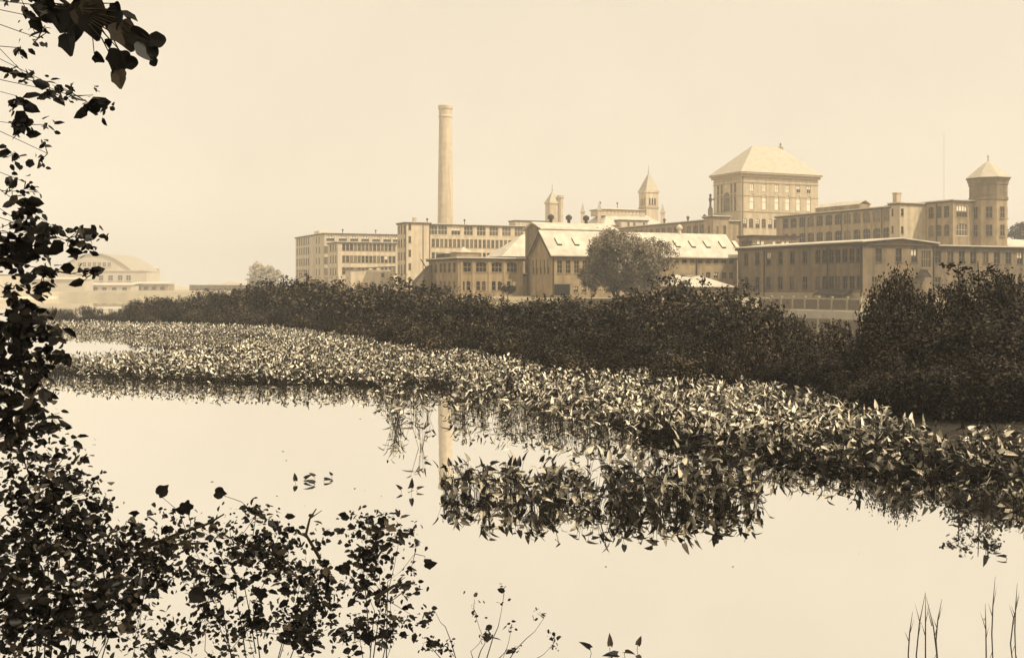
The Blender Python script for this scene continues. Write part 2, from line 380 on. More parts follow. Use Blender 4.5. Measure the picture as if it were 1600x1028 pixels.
# --- A: two-storey brick mill at the water on the right
OA = (47.0, 150.0); ZA = 2.0
A = root_at('brick_mill', 'dark two-storey brick mill with a low gable beside the pond fence', OA, ZA)
u_px = [1165.6, 1183, 1200.6, 1219.1, 1237.8, 1257.6, 1277.8, 1288.2, 1298.6, 1309.2, 1320, 1331, 1342.4]
uo = []
for i, p in enumerate(u_px):
    a = t_on_u(OA, p); uo.append(op(a, 6.9 - ZA, 1.05, 1.88, 0, 2, 2, 'pane', 'frame_dark')); uo.append(op(a, 3.3 - ZA, 1.05, 1.78, 0, 2, 2, 'pane', 'frame_dark'))
vo = [op(s_on_v(OA, p), 6.9 - ZA, 1.1, 1.9, 0, 2, 2, pm, 'frame_dark') for p, pm in ((1372.8, 'pane'), (1404, 'pane'), (1428.5, 'half'))]
vo += [op(s_on_v(OA, 1447), 6.2 - ZA, 1.7, 2.4, 0, 4, 2, 'pane_mid'), op(s_on_v(OA, 1367), 3.3 - ZA, 1.0, 1.7, 0, 2, 2)]
block(A, 0, 12.75, 0, 27.8, 7.55, vo, uo, 'brick_dark')
gable_ends(A, 0, 12.75, 0, 27.8, 7.553, 8.1, 'y', 'brick_dark')
MB().box(-0.35, 13.1, -0.3, 28.1, 7.2, 7.52).build('eave', 'trim_dark', A)  # dark band painted in for the shadow under the roof edge
gable_roof(A, 0, 12.75, 0, 27.8, 7.6, 8.15, 'y', 0.55, 0.16)
vo = [op(s_on_v(OA, p), 6.85 - ZA, 1.15, 1.75, 0, 2, 2, 'pane', 'frame_dark') for p in (1467, 1486, 1504, 1522, 1541, 1559, 1577, 1595)]
vo += [op(s_on_v(OA, p), 3.3 - ZA, 1.1, 1.7, 0, 2, 2, 'pane') for p in (1467, 1504, 1522, 1559, 1595)]
block(A, 12.753, 36, 0.15, 16, 7.25, vo, (), 'brick_dark', name='wing_wall')
MB().box(13.2, 36.3, -0.2, 16.2, 6.95, 7.253).build('eave', 'trim_dark', A)
MB().solid([(13.2, -0.45, 7.42), (36.5, -0.45, 7.42), (36.5, 16.4, 7.75), (13.2, 16.4, 7.75)], 0.16).build('roof', 'roof_pale', A)
for p in (1194.5, 1293.5, 1346): downpipe(A, 'u', t_on_u(OA, p), 0.1, 7.1)
downpipe(A, 'v', 12.6, 0.1, 7.1)
cn = MB(); a = t_on_u(OA, 1309)
cn.solid([(0, a - 3, 1.25), (0, a + 3, 1.25), (-1.9, a + 3, 0.55), (-1.9, a - 3, 0.55)], 0.1)
for k in (-2.9, -1, 1, 2.9): cn.box(-1.85, -1.75, a + k - 0.05, a + k + 0.05, -0.6, 0.5)
cn.build('canopy', 'trim_dark', A)
hd = MB(); a = s_on_v(OA, 1438)
hd.solid([(a - 0.9, -1.2, 3.0), (a - 0.9, 0, 3.0), (a, 0, 3.9), (a, -1.2, 3.9)], 0.1); hd.solid([(a + 0.9, -1.2, 3.0), (a + 0.9, 0, 3.0), (a, 0, 3.9), (a, -1.2, 3.9)], 0.1)
hd.poly([(a - 0.85, -1.1, 2.95), (a + 0.85, -1.1, 2.95), (a, -1.1, 3.8)]); hd.build('door_hood', 'trim_dark', A)
MB().box(-0.06, 0, 0.02, 27.7, 0.0, 0.75).build('stone_base', 'stone', A)
# --- C: long four-storey mill behind, with stair block and wing
OC = (79.2, 235.0); ZC = 2.0
Cb = root_at('arched_mill', 'long brick mill with two rows of arched windows behind the low mill', OC, ZC)
cpx = [1227.5, 1239.9, 1253.4, 1266.7, 1280.4, 1294.9, 1309.3, 1323.8, 1338.9, 1354, 1369.8, 1385.6]
uo = []
for i, p in enumerate(cpx):
    a = t_on_u(OC, p); uo.append(op(a, 17.4 - ZC, 2.2, 2.36, 0.45, 3, 2, 'pane_mid' if i > 6 or i == 3 else 'pane')); uo.append(op(a, 13.85 - ZC, 2.2, 2.2, 0.5, 3, 2, 'pane'))
    uo.append(op(a, 10.3 - ZC, 2.2, 2.2, 0.5, 3, 2, 'pane'))
block(Cb, 0, 14, 0, 37.4, 18.0, (), uo, 'brick')
flat_roof(Cb, 0, 14, 0, 37.4, 18.0)
for p in (1257.8, 1315, 1378): downpipe(Cb, 'u', t_on_u(OC, p), 6, 18)
mon = MB(); ya, yb = t_on_u(OC, 1326), t_on_u(OC, 1258)
mon.box(3, 6, ya, yb, 18.55, 19.9); mon.build('roof_monitor', 'brick', Cb)
gable_roof(Cb, 3, 6, ya, yb, 19.92, 20.7, 'y', 0.3, 0.12)
sw = []
for zb_ in (17.6, 13.9): sw.append(zb_)
so = [op(t_on_u(OC, 1394.5), z - ZC, 0.6, 1.5, 0, 1, 2) for z in (18.4, 14.8)]
sv = [op(0.65, z - ZC, 0.75, 1.5, 0, 1, 2) for z in (18.3, 14.6)]
block(Cb, -0.02, 7, -3, -0.003, 18.6, sv, so, 'brick_pale', name='stair_block')
flat_roof(Cb, -0.02, 7, -3, -0.003, 18.6, 0.35)
MB().box(0.4, 1.7, -1.6, -0.5, 19.1, 21.0).box(0.3, 1.8, -1.7, -0.4, 21.003, 21.25).build('chimney', 'brick_pale', Cb)
wu = []
OW = (OC[0] + 7 * VX - 10.5 * UX, OC[1] + 7 * VY - 10.5 * UY)
for p in (1454.5, 1466.4, 1478.8):
    a = -10.5 + t_on_u(OW, p); wu += [op(a, 17.8 - ZC, 1.5, 2.4, 0.25, 3, 2), op(a, 14.0 - ZC, 1.5, 2.4, 0.45, 3, 2)]
a = 7 + s_on_v(OW, 1503)
wv = [op(a, 17.8 - ZC, 3.0, 2.5, 0.35, 4, 2, 'half', 'frame'), op(a, 14.0 - ZC, 3.0, 2.5, 0.5, 4, 2, 'pane_mid', 'frame_pale')]
block(Cb, 7.003, 14.6, -10.5, 8, 18.85, wv, wu, 'brick', name='wing_wall')
flat_roof(Cb, 7.003, 14.6, -10.5, 8, 18.85, 0.4)
downpipe(Cb, 'u', -6.2, 6, 18.8, 7.003); downpipe(Cb, 'v', 14.4, 6, 18.8, 0, -10.5)
fp = at(1475, 232); tag(MB().lathe(0, 0, [(0.06, 0), (0.035, 13.5), (0.08, 13.6), (0.02, 13.9)], 8).build('flagpole', 'trim_pale', None, (fp.x, fp.y, 21.3)), 'thin bare flagpole on the wing roof beside the round-capped tower', 'flagpole')
# --- octagonal tower
ct = at(1544, 232); OT = empty('octagonal_tower', (ct.x, ct.y, 2.0), ANG); tag(OT, 'octagonal brick tower with wide cornice and low conical roof at far right', 'tower')
Rr = 3.85
MB().lathe(0, 0, [(Rr, 0), (Rr, 19.3)], 8, math.pi / 8).build('wall', 'brick', OT)
MB().lathe(0, 0, [(Rr + 0.01, 19.3), (Rr + 0.22, 19.4), (Rr + 0.22, 19.9), (Rr + 0.05, 20.0), (Rr + 0.05, 22.4), (Rr + 0.2, 22.5), (Rr + 0.25, 23.0), (Rr + 0.5, 23.5), (Rr + 0.5, 23.9)], 8, math.pi / 8).build('cornice', 'brick_dark', OT)
MB().lathe(0, 0, [(Rr + 0.8, 23.9), (Rr + 0.8, 24.0), (1.2, 26.9), (0.5, 27.3), (0.16, 27.5), (0.12, 28.3), (0.25, 28.4), (0.03, 29.0)], 8, math.pi / 8).build('roof', 'roof_slate', OT)
ap = Rr * math.cos(math.pi / 8)
for k, ang in enumerate((-135, -90, -45, 180)):
    for zb in (11.9, 15.6):
        th = math.radians(ang); n = Vector((math.cos(th), math.sin(th), 0)); p = n * (ap - 0.02)
        wo = link('window', window_meshes(1.3, 2.4, 2, 2, 'frame', 0), OT, None, (p.x, p.y, zb), th + math.pi / 2)
        wo.location = (p.x + n.x * 0.2, p.y + n.y * 0.2, zb); link('pane', pane_mesh(1.3, 2.4, 'pane'), wo, None, (0, -0.055, 0))
# --- B: great hip-roofed block
OB = tuple(at(1159, 300)[:2]); ZB = 2.0
Bb = root_at('hip_roofed_block', 'tall pale brick block with big hipped roof and finial', OB, ZB)
LB, WB = s_on_v(OB, 1278), t_on_u(OB, 1115)
def zr(py, D=303): return zat(D, py)
vo = []
for p in (1174.9, 1194.2, 1213.8, 1230.6, 1247.5, 1263.7):
    a = s_on_v(OB, p); vo.append(op(a, zr(299.3) - ZB, 1.25, zr(286.5) - zr(299.3), 0, 2, 2, 'blind' if p < 1240 else 'half', 'frame_pale'))
    vo.append(op(a, zr(327.7) - ZB, 1.45, zr(303.7) - zr(327.7), 0.7, 1, 2, 'blind', 'frame_pale'))
for i, p in enumerate((1163.9, 1173.5, 1183.7, 1193.3, 1203.3, 1212.2, 1222, 1231.5)):
    vo.append(op(s_on_v(OB, p), zr(356.2) - ZB, 1.35, zr(342.2) - zr(356.2), 0.35, 2, 3, ('half', 'pane_mid', 'half', 'pane_mid', 'pane', 'pane', 'pane', 'pane')[i]))
uo = []
for p in (1122, 1127.5, 1142.9, 1148.6):
    a = t_on_u(OB, p); uo += [op(a, zr(302, 305) - ZB, 0.95, 2.5, 0, 1, 2, 'pane_mid'), op(a, zr(330, 305) - ZB, 0.95, 4.6, 0.45, 1, 3, 'pane_mid')]
uo.append(op(t_on_u(OB, 1135.2), zr(330, 305) - ZB, 3.0, 5.2, 1.4, 3, 3, 'pane_mid'))
HB = zr(275.5, 300) - ZB
block(Bb, 0, LB, 0, WB, HB, vo, uo, 'brick_pale')
for py, ex, tt in ((331, 0.12, 0.25), (306, 0.10, 0.2), (285, 0.14, 0.3), (280, 0.1, 0.2)):
    z = zr(py, 300) - ZB
    sc = MB(); 
    sc.box(-ex, LB + ex, -ex, -0.003, z, z + tt); sc.box(-ex, -0.003, 0, WB + ex, z, z + tt); sc.build('string_course', 'stone', Bb)
MB().box(-0.5, LB + 0.5, -0.5, WB + 0.5, HB + 0.003, HB + 0.7).box(-0.9, LB + 0.9, -0.9, WB + 0.9, HB + 0.7, HB + 1.2).build('cornice', 'stone', Bb)
hip_roof(Bb, 0, LB, 0, WB, HB + 1.2, zr(227, 307) - ZB, 8.2, WB / 2 - 0.3, 1.0)
fx = s_on_v((OB[0] + UX * WB / 2, OB[1] + UY * WB / 2), 1219.5)
MB().lathe(fx, WB / 2, [(0.9, zr(229, 307) - ZB - 1.5), (0.75, zr(229, 307) - ZB + 0.5), (0.35, zr(225, 307) - ZB), (0.15, zr(223, 307) - ZB), (0.32, zr(221.5, 307) - ZB), (0.05, zr(218.5, 307) - ZB)], 8).build('finial', 'brick', Bb)
downpipe(Bb, 'v', 0.3, 0, HB); downpipe(Bb, 'u', t_on_u(OB, 1148), 0, 12)
# --- E: arched wing running on to the left
OE = (51.0, 296.0)
E = root_at('clerestory_mill', 'receding mill wing with one row of arched windows left of the hip-roofed block', OE, 2.0)
LE = t_on_u(OE, 966)
eo = [op(t_on_u(OE, 830 + x * .1875), 15.6, 2.3, 2.5, 0.5, 3, 2, 'pane_mid' if k % 3 else 'pane') for k, x in enumerate((765, 812, 860, 908, 955, 1003, 1052, 1102, 1153, 1206, 1259, 1313, 1368, 1422))]
block(E, 0, 13, 0, LE, 18.8, (), eo, 'brick')
flat_roof(E, 0, 13, 0, LE, 18.8, 0.5)
block(E, -0.3, 4.6, -4.2, -0.003, 19.6, [op(1.0, 15.2, 0.7, 2.2), op(3.3, 14.6, 0.9, 3.0)], [op(-2.2, 15.3, 0.7, 2.2)], 'brick', name='stair_block')
flat_roof(E, -0.3, 4.6, -4.2, -0.003, 19.6, 0.5)
for k in (6.0, 14.0, 26.0): MB().lathe(4, k, [(0.25, 19.3), (0.25, 20.4), (0.45, 20.5), (0.45, 20.9), (0.1, 21.2)], 8).build('roof_vent', 'metal', E)
pw_ = at(1110, 292); SV = empty('roof_ventilator', (pw_.x, pw_.y, 22.15)); tag(SV, 'dark figure-like iron ventilator on a plinth above the stair block', 'ventilator')
MB().box(-0.55, 0.55, -0.55, 0.55, 0, 1.8).build('plinth', 'brick_dark', SV)
MB().lathe(0, 0, [(0.5, 1.8), (0.3, 2.4), (0.26, 3.5), (0.42, 3.8), (0.45, 4.4), (0.2, 4.7), (0.32, 5.0), (0.32, 5.4), (0.05, 5.7)], 8).build('stack', 'metal', SV)
MB().tube([(0, 0, 4.1), (0.7, 0, 4.2), (1.1, 0, 4.0)], [0.2, 0.17, 0.2], 6).build('arm', 'metal', SV)
# --- F: long gabled shed with skylights
OF = tuple(at(863, 163)[:2]); ZF = 2.0
Fb = root_at('skylight_shed', 'gabled brick shed with a long pale roof of skylights behind the round tree', OF, ZF)
LF = s_on_v(OF, 1151.5); WF = 7.3
vo = [op(s_on_v(OF, p), 5.55 - ZF, 0.8, 1.95, 0, 2, 3) for p in (874.4, 887.7, 901, 914, 927)]
vo += [op(s_on_v(OF, p), zat(176, 412) - ZF, 0.85, 0.62, 0, 2, 1, 'pane_mid' if k % 2 else 'pane') for k, p in enumerate((1045, 1057, 1069.5, 1081.6, 1094.4, 1106.5, 1118.8, 1131.6, 1143))]
vo += [op(s_on_v(OF, p), zat(176, 435) - ZF, 0.85, 0.95, 0, 2, 2) for p in (1106.5, 1118.8, 1131.6, 1143)]
vo += [op(s_on_v(OF, p), zat(165, 456.5) - ZF, 0.75, 0.85, 0, 2, 2, 'half') for p in (900, 913)]
vo += [op(s_on_v(OF, 878.5), 0.25, 2.7, 1.75, 0, 1, 1, 'pane')]
uo = [op(t_on_u(OF, p), 5.5 - ZF, 0.5, 2.05, 0, 1, 2, 'half') for p in (833.4, 838.4, 844.7, 851, 856.4)]
block(Fb, 0, LF, 0, WF, 6.4, vo, uo, 'brick')
gable_ends(Fb, 0, LF, 0, WF, 6.403, 9.75, 'x', 'brick')
gable_roof(Fb, 0, LF, 0, WF, 6.45, 9.85, 'x', 0.45, 0.16)
ev = MB().box(-0.3, LF, -0.40, -0.30, 5.86, 6.12); ev.build('gutter', 'trim_dark', Fb)
bg_ = MB()
for s in (0, 1):
    pts = [(-0.5, -0.45, 6.03), (-0.5, WF / 2, 9.85)] if s == 0 else [(-0.5, WF + 0.45, 6.03), (-0.5, WF / 2, 9.85)]
    (xa, ya, za), (_, yb, zb) = pts; bg_.solid([(-0.49, ya, za), (-0.38, ya, za), (-0.38, yb, zb), (-0.49, yb, zb)], 0.42)
bg_.build('bargeboard', 'trim_dark', Fb)
for p in (872, 899, 1038, 1057, 1081, 1104, 1128, 1149):
    x = s_on_v((OF[0] + UX * 1.7, OF[1] + UY * 1.7), p)
    k = (9.85 - 6.45) / (WF / 2)
    def pt(xx, yy, dz): return (xx, yy, 6.45 + 0.16 + k * yy + dz)
    sk = MB(); a = [pt(x - 0.38, 1.1, 0.20), pt(x + 0.38, 1.1, 0.20), pt(x + 0.38, 2.2, 0.20), pt(x - 0.38, 2.2, 0.20)]
    sk.solid(a, 0.26); so_ = sk.build('skylight', 'trim_dark', Fb)
    MB().solid([pt(x - 0.32, 1.16, 0.23), pt(x + 0.42, 1.16, 0.23), pt(x + 0.42, 2.24, 0.23), pt(x - 0.32, 2.24, 0.23)], 0.028).build('pane', 'trim_pale', so_)
downpipe(Fb, 'v', 0.15, 0, 6); downpipe(Fb, 'v', s_on_v(OF, 1088), 0, 6)
vx = s_on_v((OF[0] + UX * 3.6, OF[1] + UY * 3.6), 1062); MB().lathe(vx, WF / 2, [(0.28, 9.7), (0.28, 10.6), (0.5, 10.7), (0.5, 11.0), (0.1, 11.4)], 10).build('roof_vent', 'trim_pale', Fb)
# low white-roofed lean-to in front of the shed
OQ = tuple(at(1052, 166)[:2]); Q = root_at('white_roofed_lean_to', 'low lean-to with bright white roof in front of the skylight shed', OQ, 2.0)
block(Q, 0, 10.5, 0, 3.2, 1.55, (), (), 'brick_dark')
MB().solid([(-0.4, -0.4, 1.62), (10.8, -0.4, 1.62), (10.8, 3.3, 2.1), (7.0, 3.3, 3.3), (2.6, 3.3, 3.5), (-0.4, 3.3, 1.9)], 0.1).build('roof', 'roof_pale', Q)
# --- G: monitor-roofed shed behind F
OG = tuple(at(847, 186)[:2]); G = root_at('monitor_shed', 'narrow shed with pale roof and dark upper wall rising behind the skylight shed', OG, 2.0)
LG = s_on_v(OG, 962); block(G, 0, LG, 0, 6.5, 11.2, (), (), 'brick_dark')
gable_ends(G, 0, LG, 0, 6.5, 11.203, 12.3, 'x', 'brick_dark'); gable_roof(G, 0, LG, 0, 6.5, 11.25, 12.35, 'x', 0.45)
for p in (861, 889, 916):
    x = s_on_v((OG[0] + UX * 3.2, OG[1] + UY * 3.2), p)
    MB().lathe(x, 3.25, [(0.28, 12.2), (0.28, 13.0), (0.55, 13.1), (0.55, 13.6), (0.15, 13.9)], 10).build('roof_vent', 'metal', G)
# --- link with hipped roof left of the F gable
OK_ = tuple(at(786, 203)[:2]); Kk = root_at('hipped_link', 'small block with steep pale hipped roof left of the shed gable', OK_, 2.0)
LK = s_on_v(OK_, 838); block(Kk, 0, LK, 0, 7, 7.1, (), (), 'brick')
rr = MB(); e = 0.4
rr.poly([(-e, -e, 7.1), (LK, -e, 7.1), (LK, 3.5, 11.3), (LK - 1.2, 3.5, 11.3)]); rr.poly([(-e, 7 + e, 7.1), (LK, 7 + e, 7.1), (LK, 3.5, 11.3), (LK - 1.2, 3.5, 11.3)]); rr.poly([(-e, -e, 7.1), (-e, 7 + e, 7.1), (LK - 1.2, 3.5, 11.3)])
rr.build('roof', 'roof_pale', Kk); MB().box(-0.35, LK, -0.36, -0.26, 6.8, 7.05).build('gutter', 'trim_dark', Kk)
# --- H: two-storey works with big arched windows
OH = tuple(at(716, 185)[:2]); ZH = 2.0
Hh = root_at('arched_workshop', 'two-storey workshop with four wide arched windows and flat roof below the long mill', OH, ZH)
LH, WH = s_on_v(OH, 817), t_on_u(OH, 670); zh = lambda py, Y=186: zat(Y, py) - ZH
uo = []
for p in (673.8, 680.8, 688.6, 694.8, 702, 709.6):
    Y = OH[1] + UY * t_on_u(OH, p); a = t_on_u(OH, p); uo += [op(a, zh(425.5), 1.25, 1.65, 0, 2, 2), op(a, zh(453), 1.0, 1.5, 0, 2, 2)]
vo = [op(s_on_v(OH, p), zh(425.5, 188), 1.95, 1.65, 0.35, 3, 2, 'pane') for p in (727.8, 752, 776.5, 800.2)]
vo += [op(s_on_v(OH, p), zh(454), 0.72, 1.55, 0.2, 1, 2) for p in (723, 732, 747.3, 755.8, 771.5, 780.7, 795, 804)]
HH = zh(406.5, 185)
block(Hh, 0, LH, 0, WH, HH, vo, uo, 'brick'); flat_roof(Hh, 0, LH, 0, WH, HH, 0.5)
for p in (721, 739.5, 764.5, 788, 812): a = s_on_v(OH, p); MB().box(a - 0.22, a + 0.22, -0.14, 0, 0, HH).build('pilaster', 'brick', Hh)
mo = MB().box(0.8, 4.8, 2.6, 5.6, HH + 0.55, HH + 1.35); mo.build('roof_monitor', 'brick', Hh); MB().box(0.6, 5.0, 2.4, 5.8, HH + 1.353, HH + 1.5).build('roof', 'roof_pale', Hh)
MB().box(-0.2 + 0.8, 2.6, 7.5, 11.5, HH + 0.55, HH + 1.3).build('roof_monitor', 'trim_dark', Hh); MB().box(0.4, 2.8, 7.3, 11.7, HH + 1.303, HH + 1.5).build('roof', 'roof_pale', Hh)
MB().lathe(2.6, 4.1, [(1.5, HH + 1.5), (0.05, HH + 2.35)], 4, math.pi / 4).build('cupola', 'roof_pale', Hh)
block(Hh, LH + 0.003, LH + 2.3, 1.0, 6, zh(431, 190), (), (), 'brick', name='annex_wall'); flat_roof(Hh, LH + 0.05, LH + 2.3, 1.0, 6, zh(431, 190), 0.25, 0.12)
# outside covered stair at the left of H
OS = at(671, 196); S = empty('covered_stairway', (OS.x, OS.y, 2.0), ANG); tag(S, 'dark sloping covered stairway against the left end of the arched workshop', 'stairway')
MB().solid([(-3.0, -0.9, 2.3), (-0.1, -0.9, 5.3), (-0.1, 0.9, 5.3), (-3.0, 0.9, 2.3)], 0.15).build('roof', 'trim_dark', S)
MB().poly([(-2.9, -0.8, 0), (-0.15, -0.8, 0), (-0.15, -0.8, 5.1), (-2.9, -0.8, 2.25)]).poly([(-2.9, -0.8, 0), (-2.9, 0.8, 0), (-2.9, 0.8, 2.25), (-2.9, -0.8, 2.25)]).poly([(-2.9, 0.8, 0), (-0.15, 0.8, 0), (-0.15, 0.8, 5.1), (-2.9, 0.8, 2.25)]).build('boarding', 'wood_grey', S)
MB().tube([(-3.8, -1.0, 3.0), (-1.6, -1.2, 0.4)], [0.09, 0.09]).tube([(-2.0, -1.0, 6.4), (-0.8, -1.0, 4.6)], [0.09, 0.09]).build('brace', 'metal', S)
# --- J: tall five-storey mill
OJ = tuple(at(635, 290)[:2]); ZJ = 2.0
J = root_at('long_mill', 'tall pale five-storey mill with arched top windows in front of the chimney', OJ, ZJ)
zj = lambda py, Y=293: zat(Y, py) - ZJ
LP, LJ, WJ = s_on_v(OJ, 672), s_on_v(OJ, 858), t_on_u(OJ, 621)
uo = []
for p in (623.3, 627.3, 632):
    for a_, b_ in ((365, 352.5), (386, 373.5), (406, 394), (428, 413.5), (449, 436)): uo.append(op(t_on_u(OJ, p), zj(a_), 1.25, zj(b_) - zj(a_), 0, 1, 2, 'pane_mid'))
pv = [op(s_on_v(OJ, 640.3), zj(a_), 0.75, 1.7, 0, 1, 2, 'pane_mid') for a_ in (360, 380, 401, 422, 443)]
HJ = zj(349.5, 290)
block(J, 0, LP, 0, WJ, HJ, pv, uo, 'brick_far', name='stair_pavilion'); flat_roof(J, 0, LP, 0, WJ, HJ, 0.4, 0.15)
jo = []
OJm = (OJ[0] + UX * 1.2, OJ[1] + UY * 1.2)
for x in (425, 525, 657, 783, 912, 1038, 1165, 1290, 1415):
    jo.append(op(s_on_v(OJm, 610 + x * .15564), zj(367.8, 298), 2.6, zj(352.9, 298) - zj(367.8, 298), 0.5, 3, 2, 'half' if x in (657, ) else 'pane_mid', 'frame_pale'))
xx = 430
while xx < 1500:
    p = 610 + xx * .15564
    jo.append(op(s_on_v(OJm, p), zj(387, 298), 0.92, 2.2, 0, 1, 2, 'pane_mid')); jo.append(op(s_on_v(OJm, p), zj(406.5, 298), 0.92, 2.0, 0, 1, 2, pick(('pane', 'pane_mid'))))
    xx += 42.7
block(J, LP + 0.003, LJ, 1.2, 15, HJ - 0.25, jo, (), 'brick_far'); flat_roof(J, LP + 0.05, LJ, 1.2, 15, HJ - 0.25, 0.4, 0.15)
MB().box(3.4, 4.3, 4, 5, HJ + 0.4, HJ + 1.9).build('chimney', 'brick_far', J)
for p in (678, 737): MB().lathe(s_on_v(OJ, p), 5, [(0.12, HJ), (0.12, HJ + 1.3), (0.3, HJ + 1.4), (0.3, HJ + 1.7), (0.05, HJ + 1.9)], 8).build('roof_vent', 'metal', J)
downpipe(J, 'v', s_on_v(OJ, 661), 0, HJ); downpipe(J, 'v', s_on_v(OJ, 671.3), 0, HJ); downpipe(J, 'u', 0.25, 0, HJ)
# --- K: far-left mill with lower wing
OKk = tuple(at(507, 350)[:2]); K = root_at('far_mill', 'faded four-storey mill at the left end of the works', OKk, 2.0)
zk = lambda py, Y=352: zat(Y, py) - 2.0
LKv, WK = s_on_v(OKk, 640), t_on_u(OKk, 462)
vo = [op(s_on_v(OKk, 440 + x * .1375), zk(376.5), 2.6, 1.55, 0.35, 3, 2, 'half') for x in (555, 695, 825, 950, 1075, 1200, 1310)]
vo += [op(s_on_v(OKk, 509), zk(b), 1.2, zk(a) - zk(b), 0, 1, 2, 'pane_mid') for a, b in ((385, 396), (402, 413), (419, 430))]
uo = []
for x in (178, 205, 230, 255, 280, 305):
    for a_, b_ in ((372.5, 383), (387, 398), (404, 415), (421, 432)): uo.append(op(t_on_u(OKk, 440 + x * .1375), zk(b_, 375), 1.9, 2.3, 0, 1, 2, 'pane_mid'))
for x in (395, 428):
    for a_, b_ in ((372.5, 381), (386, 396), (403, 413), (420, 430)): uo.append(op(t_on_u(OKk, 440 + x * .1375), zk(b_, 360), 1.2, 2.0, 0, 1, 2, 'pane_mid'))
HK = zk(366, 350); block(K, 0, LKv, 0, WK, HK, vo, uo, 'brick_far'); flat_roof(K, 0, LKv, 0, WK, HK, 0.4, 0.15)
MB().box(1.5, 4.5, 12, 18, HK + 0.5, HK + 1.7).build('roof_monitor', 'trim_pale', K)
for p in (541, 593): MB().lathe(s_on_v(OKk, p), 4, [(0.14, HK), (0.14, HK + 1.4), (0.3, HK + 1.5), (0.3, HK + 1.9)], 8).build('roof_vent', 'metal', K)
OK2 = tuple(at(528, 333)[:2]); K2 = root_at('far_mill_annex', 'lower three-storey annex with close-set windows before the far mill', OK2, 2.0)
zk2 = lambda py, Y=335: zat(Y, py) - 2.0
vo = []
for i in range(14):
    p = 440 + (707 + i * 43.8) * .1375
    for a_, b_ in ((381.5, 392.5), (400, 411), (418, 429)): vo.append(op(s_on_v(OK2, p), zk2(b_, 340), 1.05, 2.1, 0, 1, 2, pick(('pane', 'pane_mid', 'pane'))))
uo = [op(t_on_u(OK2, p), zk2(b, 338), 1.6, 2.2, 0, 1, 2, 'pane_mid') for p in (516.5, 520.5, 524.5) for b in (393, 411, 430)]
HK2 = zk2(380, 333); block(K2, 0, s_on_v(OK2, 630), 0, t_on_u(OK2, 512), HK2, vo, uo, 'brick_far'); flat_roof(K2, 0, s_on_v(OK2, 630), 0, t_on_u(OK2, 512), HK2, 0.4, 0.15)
OK3 = tuple(at(548, 300)[:2]); K3 = root_at('sloped_shed', 'low shed with sloping dark-edged roof before the far annex', OK3, 2.0)
block(K3, 0, 12.0, 0, 5, 6.2, [op(9.0, 4.2, 0.9, 1.1), op(2.2, 1.2, 0.8, 1.4), op(4.4, 1.2, 0.8, 1.4)], (), 'brick_far')
MB().solid([(-0.4, -0.4, 6.5), (12.5, -0.4, 7.2), (12.5, 5.4, 7.2), (-0.4, 5.4, 6.5)], 0.32).build('roof', 'trim_dark', K3)
# --- L: low clerestory range between the mills
OL = tuple(at(1176, 214)[:2]); Lr = root_at('low_range', 'low flat-roofed range with a row of pale windows above the dark mill roof', OL, 2.0)
zl = zat(214, 371) - 2
block(Lr, 0, s_on_v(OL, 1247), 0, t_on_u(OL, 1155), zl, [op(s_on_v(OL, p), zl - 1.9, 0.85, 1.3, 0, 1, 2, pick(('blind', 'pane_mid', 'half')), 'frame_pale') for p in (1179, 1185.5, 1192, 1202, 1210, 1217, 1224, 1231, 1238)],
      [op(t_on_u(OL, p), zl - 2.0, 1.2, 1.5, 0, 2, 2) for p in (1161, 1166, 1171)], 'brick_dark')
flat_roof(Lr, 0, s_on_v(OL, 1247), 0, t_on_u(OL, 1155), zl, 0.4, 0.12, 'trim_dark')
# --- chimney stack
pc = at(696, 370); CH = empty('chimney_stack', (pc.x, pc.y, 2.0)); tag(CH, 'tall tapering pale brick factory chimney rising behind the long mill', 'chimney')
ztop = zat(370, 165) - 2
MB().lathe(0, 0, [(2.75, 0), (2.65, 20), (2.1, ztop - 4.2)], 24).build('shaft', 'brick_far', CH)
MB().lathe(0, 0, [(2.1, ztop - 4.2), (2.3, ztop - 4.0), (2.3, ztop - 3.5), (2.15, ztop - 3.3), (2.2, ztop - 1.6), (2.42, ztop - 1.2), (2.42, ztop - 0.3), (2.25, ztop), (1.6, ztop), (1.6, ztop - 2)], 24).build('crown', 'brick_far', CH)
# --- towers and roofs of the far ranges
def tower(name, label, px, D, w, zw, zapex, arch_z=None, turret=False):
    p = at(px, D); r = empty(name, (p.x, p.y, 2.0), ANG); tag(r, label, 'tower')
    vo = uo = ()
    if arch_z: vo = [op(k, arch_z, 0.6, 2.3, 0.3, 1, 1, 'pane') for k in (-1.0, 0, 1.0)]; uo = [op(k, arch_z, 0.6, 2.3, 0.3, 1, 1, 'pane') for k in (-1.0, 0, 1.0)]
    block(r, -w / 2, w / 2, -w / 2, w / 2, zw, vo, uo, 'brick_far')
    MB().box(-w / 2 - 0.25, w / 2 + 0.25, -w / 2 - 0.25, w / 2 + 0.25, zw + 0.003, zw + 0.7).build('cornice', 'brick_far', r)
    MB().lathe(0, 0, [(w * 0.76, zw + 0.703), (w * 0.05, zapex - 1.2), (0.25, zapex - 0.9), (0.05, zapex + 1.6)], 4, math.pi / 4).build('roof', 'roof_slate', r)
    if arch_z:
        MB().box(-w / 2 - 0.15, w / 2 + 0.15, -w / 2 - 0.15, w / 2 + 0.15, arch_z - 1.2, arch_z - 0.7).build('string_course', 'stone', r)
    if turret: MB().lathe(w / 2 + 0.4, -w / 2, [(0.95, 0), (0.95, zw + 1.6), (1.2, zw + 2.0), (1.2, zw + 2.8), (0.9, zw + 2.8)], 10).build('stair_turret', 'brick_far', r)
    return r
